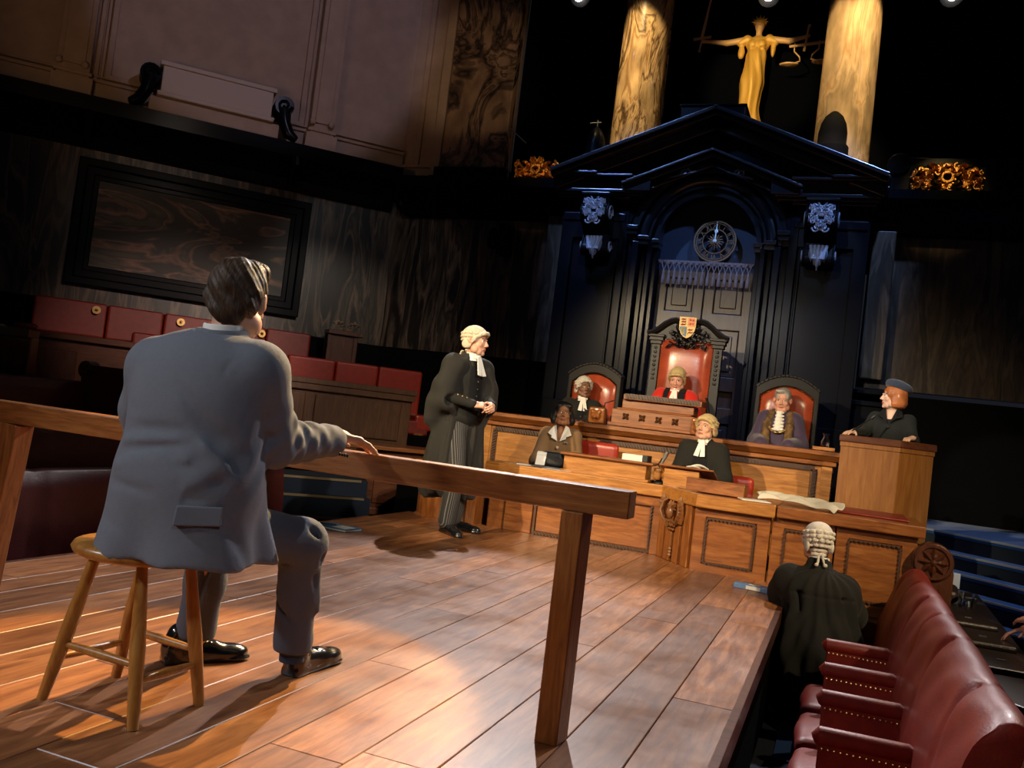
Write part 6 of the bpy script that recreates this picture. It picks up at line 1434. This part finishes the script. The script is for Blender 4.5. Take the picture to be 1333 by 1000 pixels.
# ---------------------------------------------------------------- witness in the beret
def witness():
    rz=math.radians(165); t=person('w','woman in a navy beret and black suit standing in the witness box',(.37,8.64,.35),rz)
    N=(0,0,1.115); HM=HF((0,.03,1.235),math.radians(-62),math.radians(2),0,.93)
    armR=[(.20,.08,.86),(.15,.24,.875)]; armL=[(-.21,.06,.86),(-.23,.20,.885)]; armR=[(.20,.10,.90),(.22,.33,.885)]
    s=SDF(); head(s,HM); torso_skin(s,N,.145,.50); s.chain([(.145,0,1.03)]+armR,[.045,.038,.026],.02); s.chain([(-.145,0,1.03)]+armL,[.045,.038,.026],.02)
    hand(s,(.225,.345,.885),(.25,.8,-.1),(0,0,-1),-1,(12,18,14),.88,4,5); hand(s,(-.23,.215,.885),(.35,.8,-.15),(0,0,-1),1,(45,55,40),.88,0,20)
    for d in (1,-1): s.chain([(d*.08,0,.62),(d*.08,0,.3),(d*.08,.0,.05)],[.08,.055,.04],.03); s.ell((d*.08,.06,.03),(.04,.1,.03),.02)
    link('body',s.mesh('body',.0048),[SK['pale'],FM['liprose'],FM['white'],FM['iris'],FM['browh']],t,world=False)
    s=SDF(); cloth_top(s,N,[[(.145,0,1.03)]+armR,[(-.145,0,1.03)]+armL],-.012,chest=(.17,.125,.18),sh=.14,r=(.068,.056,.046),dz=.45,hip=(.18,.14,.14),neck=.05,nz=-.075); s.cap((0,0,.62),(0,0,.2),.15,.16,.05)
    s.fold=lambda P:.003*noise3(P,14,3); s.cap((0,.17,1.12),(0,.135,1.02),.045,.008,.012,True); link('suit_jacket',s.mesh('jk',.009),[M['suitblack2']],t,world=False)['label']='black fitted jacket and skirt'
    b=MB()
    for d in (1,-1): b.add([(d*.012,.128,1.0),(d*.05,.07,1.13),(d*.085,.03,1.115),(d*.105,.085,1.06),(d*.06,.115,1.045)],[(0,1,2,3,4)])
    o=obj('collar',b,M['suitblack'],t,world=False); q=o.modifiers.new('s','SOLIDIFY'); q.thickness=.012
    b=MB(); b.ball((0,.125,.96),.011,8); obj('button',b,M['blackplastic'],t,world=False)
    s=SDF(); s.ell((0,-.02,.03),(.094,.108,.10),.02,M=HM)
    for d in (1,-1): s.ell((d*.070,-.018,-.055),(.030,.055,.062),.03,M=HM)
    s.ell((0,-.075,-.05),(.085,.055,.065),.03,M=HM); s.ell((0,.115,-.045),(.066,.085,.10),.012,True,M=HM); s.box((0,0,-.16),(.2,.2,.055),.01,.012,True,M=HM); s.fold=lambda P:.0025*noise3(P,60,2)
    link('hair',s.mesh('hair',.005),[M['ginger']],t,world=False)['label']='ginger chin length bob'
    B=HM@np.array(Matrix.Translation((.0,-.035,.10))@Matrix.Rotation(.30,4,'X')@Matrix.Rotation(.10,4,'Y'))
    s=SDF(); s.ell((0,-.005,.012),(.118,.130,.047),.02,M=B); s.ell((0,.01,-.015),(.096,.108,.03),.02,M=B); s.cap((0,0,.035),(0,0,.052),.004,.003,.004,M=B); link('beret',s.mesh('beret',.005),[M['beret']],t,world=False)['label']='dark navy beret'
M['suitblack2']=plain('black green wool',(.012,.014,.0135),.8,bump=.3,bscale=300,sheen=.05,spec=.2)
witness()
# ---------------------------------------------------------------- barrister seen from behind at the right
def back_barrister():
    t=person('b','seated barrister seen from behind, leaning on the right stage edge',(-.03,6.12,-.70),0)
    s=SDF(); s.M=np.array(Matrix.Translation((.03,-6.12,.70)))
    H=(-.10,6.24,.435); HM=HF(H,math.radians(14),math.radians(-10),0,1.0); N=(-.07,6.20,.30)
    armL=[(-.27,6.28,.10),(-.30,6.52,.055)]; armR=[(.16,6.28,.0),(.08,6.52,-.08)]
    head(s,HM); s.cap((-.09,6.22,.36),(-.06,6.19,.24),.054,.06,.02); s.ell((-.03,6.15,.08),(.15,.1,.17),.05); s.ell((0,6.12,-.12),(.15,.11,.15),.05); s.ell((0,6.12,-.25),(.16,.12,.1),.05)
    s.chain([(-.22,6.2,.22)]+armL,[.05,.042,.03],.02); s.chain([(.09,6.2,.18)]+armR,[.05,.042,.03],.02)
    hand(s,(-.30,6.54,.05),(.1,1,-.05),(0,0,-1),1,(12,15,10),.95,4,5); hand(s,(.10,6.54,-.09),(-.2,1,-.1),(0,0,-1),-1,(25,30,20),.95,3)
    for d in (1,-1): s.chain([(d*.09,6.15,-.28),(d*.10,6.50,-.26),(d*.10,6.52,-.62)],[.08,.06,.045],.03)
    link('body',s.mesh('body',.006),face_mats('fair'),t,world=False)
    HMl=np.array(Matrix.Translation((.03,-6.12,.70)))@HM; wig(t,HMl,'wiggrey')
    s=SDF(); s.M=np.array(Matrix.Translation((.03,-6.12,.70)))
    s.cap((-.235,6.2,.185),(.085,6.18,.165),.085,.085,.05); s.ell((-.04,6.14,.08),(.24,.15,.2),.06); s.ell((-.03,6.10,-.12),(.24,.18,.2),.07); s.cap((-.04,6.08,-.25),(-.03,6.06,-.42),.24,.23,.07); s.cap((-.07,6.19,.24),(-.075,6.20,.29),.10,.08,.03)
    s.chain([(-.25,6.22,.16)]+armL,[.095,.10,.075],.04); s.chain([(.10,6.2,.14)]+armR,[.09,.08,.065],.04)
    s.chain([(-.28,6.30,.05),(-.27,6.26,-.12),(-.22,6.2,-.35),(-.18,6.22,-.56)],[.085,.08,.10,.12],.05); s.cap((-.10,6.2,-.4),(-.12,6.25,-.6),.12,.12,.05)
    s.box((-.05,6.2,-.80),(.7,.7,.12),.01,.01,True)
    for (a,b,r) in (((-.17,6.06,.12),(-.10,5.95,-.2),.016),((-.22,6.08,.02),(-.15,5.93,-.22),.014),((-.20,6.14,.20),(-.19,6.03,.0),.014)): s.cap((a[0],a[1],a[2]),(b[0],b[1],b[2]),r,r*.6,.03,True)
    s.cap((-.19,6.045,.13),(.13,6.03,.13),.003,.003,.008,True)
    o=np.array([.03,-6.12,.70])
    def drape(P):
        Q=P-o; a=np.arctan2(Q[:,0]+.02,-(Q[:,1]-6.12)); w=np.clip((.1-Q[:,2])/.4,0,1); return w*(.026*np.sin(a*8+Q[:,2]*7)+.009*np.sin(a*19-Q[:,2]*9))+.006*np.sin(a*13+Q[:,2]*16)+.008*np.exp(-((Q[:,2]-.125)/.008)**2)*(Q[:,1]<6.15)*(np.abs(Q[:,0]+.04)<.19)+.003*noise3(Q,10,3)
    s.fold=drape; link('gown',s.mesh('gown',.0095),[M['gown']],t,world=False)['label']='black gown hanging to the floor'
    b=MB(); b.M=Matrix.Translation((.03,-6.12,.70))@frame((-.078,6.205,.315),.2,-.15); b.lathe((0,0,0),[(.072,-.03),(.064,.03),(.058,.032),(.06,-.02)],24); obj('collar',b,M['white'],t,world=False,smooth=True,angle=50)
    for x in (-.02,.10):
        s=SDF(); shoe(s,(x+.03,6.42-6.12),-.1,0); link('shoe',s.mesh('shoe',.007),[M['shoe']],t,world=False)
back_barrister()
# ---------------------------------------------------------------- onlooker at the right edge
def onlooker():
    t=person('o','onlooker at the right frame edge, only the hands showing',(1.42,5.75,-.35),math.radians(70))
    s=SDF(); N=(0,0,.60); HM=HF((0,.04,.73)); head(s,HM); torso_skin(s,N)
    # local frame faces -x in the world: y local is towards the table
    armR=[(.24,.10,.33),(.10,.36,.50)]; armL=[(-.22,.10,.33),(-.02,.33,.56)]
    s.chain([(.16,0,.53)]+armR,[.05,.045,.030],.02); s.chain([(-.16,0,.53)]+armL,[.05,.045,.030],.02)
    hand(s,(.09,.38,.51),(-.35,.75,-.35),(-.2,-.2,-.9),-1,(12,18,14),.95,2,5); hand(s,(-.01,.35,.57),(.5,.6,-.1),(.2,-.4,-.8),1,(15,18,14),.95,2,5)
    for d in (1,-1): s.chain([(d*.09,0,.07),(d*.12,.42,.08),(d*.12,.44,-.3)],[.085,.06,.045],.03)
    link('body',s.mesh('body',.006),face_mats('pink'),t,world=False)
    s=SDF(); cloth_top(s,N,[[(.165,0,.52),(.24,.10,.33)],[(-.165,0,.52),(-.22,.10,.33)]],0,r=(.08,.065)); link('shirt',s.mesh('shirt',.012),[M['shirtpink']],t,world=False)
    s=SDF()
    for d in (1,-1): s.chain([(d*.1,.0,.08),(d*.12,.42,.09),(d*.12,.45,-.3)],[.11,.09,.08],.05)
    link('trousers',s.mesh('tr',.012),[M['suitblack']],t,world=False)
    s=SDF(); s.ell((0,-.02,.048),(.085,.102,.088),.02,M=HM); s.box((0,.145,-.05),(.1,.075,.115),.02,.015,True,M=HM); s.box((0,-.0,-.11),(.12,.14,.06),.02,.02,True,M=HM); link('hair',s.mesh('hair',.007),[M['hairbrown']],t,world=False)
    t=thing('auditorium_seat','dark seat under the onlooker at the right frame edge','seat',(1.5,5.75,-.7),math.radians(70))
    b=MB(); b.box(-.28,.28,-.25,.28,.0,.34); obj('seat',b,M['maroon'],t,world=False,bevel=.03); b=MB(); b.box(-.28,.28,-.36,-.25,.0,.85); obj('backrest',b,M['maroon'],t,world=False,bevel=.03)
M['shirtpink']=plain('pale shirt',(.5,.42,.42),.8)
onlooker()
# ================================================================ light
def spot(name,loc,tgt,power,col,size=45,blend=.4,rad=.08):
    l=bpy.data.lights.new(name,'SPOT'); l.energy=power; l.color=col; l.spot_size=math.radians(size); l.spot_blend=blend; l.shadow_soft_size=rad
    o=bpy.data.objects.new(name,l); COL.objects.link(o); o.location=loc; d=Vector(tgt)-Vector(loc); o.rotation_euler=d.to_track_quat('-Z','Y').to_euler(); return o
def build_lights():
    W=(1,.93,.84); WARM=(1,.78,.47); COOL=(.62,.75,1); BLUE=(.25,.45,1)
    spot('spot_back_left',(-3.82,10.7,6.45),(-1.95,3.4,0),2600,(.98,.93,.94),30,.35,.06)
    spot('spot_back_right',(.63,10.7,6.25),(-1.5,3.0,.3),1700,(.98,.93,.94),36,.4,.06)
    spot('spot_back_warm',(-1.75,10.7,6.9),(-2.0,2.1,0),10000,(1,.62,.2),12,.25,.05)
    spot('spot_front_warm',(-5.0,.2,3.9),(-1.7,9.0,.8),3300,WARM,34,1,.06)
    spot('spot_front_right',(3.5,1.0,5.0),(-1.2,8.0,.5),2400,WARM,34,1,.06)
    spot('spot_front_centre',(-2.4,-2.0,4.2),(-1.6,8.5,.8),900,W,30,1,.06)
    spot('spot_barrister',(2.2,3.0,5.0),(-2.95,6.9,1.0),900,W,20,.4,.06)
    spot('spot_witness',(-2.8,2.4,4.2),(.38,8.65,1.78),1100,W,9,.3,.05)
    spot('spot_row_left',(1.0,3.0,5.5),(-6.0,9.8,1.3),900,(1,.85,.7),24,.5,.1)
    spot('spot_right_row',(2.4,8.0,5.5),(.3,4.5,-.1),280,(1,.72,.48),40,.6,.08)
    spot('spot_face_left',(-6,-1,4.5),(-1.9,2.3,.9),520,(.8,.88,1),26,.6,.2)
    spot('spot_house_left',(-4.5,-2.5,3.8),(-1.2,2.9,.5),260,(1,.82,.62),40,.6,.25)
    spot('spot_slab',(-2.5,3.5,4.5),(-8.6,9.6,2.9),60,(1,.8,.65),26,.8,.1)
    spot('spot_pilaster',(-3.0,6.5,5.2),(-5.35,11.5,5.8),150,(1,.72,.45),22,.6,.1)
    spot('spot_face_right',(1.8,-1.5,3.8),(-1.8,2.4,.9),150,(.78,.86,1),22,.6,.1)
    spot('spot_far_left',(1.5,2.5,5.2),(-8.3,9.4,1.05),2100,(1,.74,.62),18,1,.08)
    spot('spot_bracket_left',(-2.2,7.0,5.6),(-3.18,10.7,3.5),260,(.55,.68,1),10,.3,.05)
    spot('spot_bracket_right',(-1.6,7.0,5.6),(-.5,10.7,3.5),260,(.55,.68,1),10,.3,.05)
    # cool light raking over the dark doorcase
    spot('spot_blue_left',(-4.4,8.0,8.2),(-2.6,11,3.6),1500,BLUE,34,.6,.1)
    spot('spot_blue_right',(.9,8.0,8.2),(-.9,11,3.6),1500,BLUE,34,.6,.1)
    # columns and figure
    spot('spot_column_left',(-3.6,9.6,8.2),(-3.13,12,5.6),900,(1,.72,.34),28,.4,.05)
    spot('spot_column_right',(.5,10.2,8.4),(-.42,12,5.4),900,(1,.74,.38),28,.4,.05)
    spot('spot_column_right_b',(-1.3,10.2,8.4),(-.42,12,5.4),500,(1,.74,.38),26,.4,.05)
    spot('spot_figure',(-1.9,9.0,6.2),(-1.65,12.5,6.1),420,(1,.76,.4),26,.5,.08)
    spot('spot_crest_left',(-4.2,9.5,5.6),(-4.25,11.3,4.4),90,(1,.7,.3),22,.5,.05)
    spot('spot_crest_right',(.8,9.5,5.6),(.8,11.3,4.4),90,(1,.7,.3),26,.5,.05)
    # plaster wall wash
    spot('spot_wall_lavender',(-3.0,6.0,6.6),(-8.0,10.2,6.4),190,(.72,.66,1),44,.3,.1)
    spot('spot_wall_amber',(-6.0,4.0,3.0),(-8.4,10.0,6.2),75,(1,.58,.28),60,.6,.3)
    spot('spot_wall_stone',(-2.0,5.0,6.0),(-6.6,11.2,2.6),170,(.9,.95,1),22,.5,.1)
    spot('spot_steps',(3.2,6.0,5.0),(1.6,9.4,.1),450,(.55,.75,1),30,.5,.1)
    w=bpy.data.worlds.new('world'); SC.world=w; w.use_nodes=True; bg=w.node_tree.nodes['Background']; bg.inputs[0].default_value=(.55,.6,.8,1); bg.inputs[1].default_value=.015
    SC.view_settings.view_transform='Standard'; SC.view_settings.look='None'; SC.view_settings.exposure=.08; SC.view_settings.gamma=1; SC.view_settings.use_curve_mapping=False
build_lights()
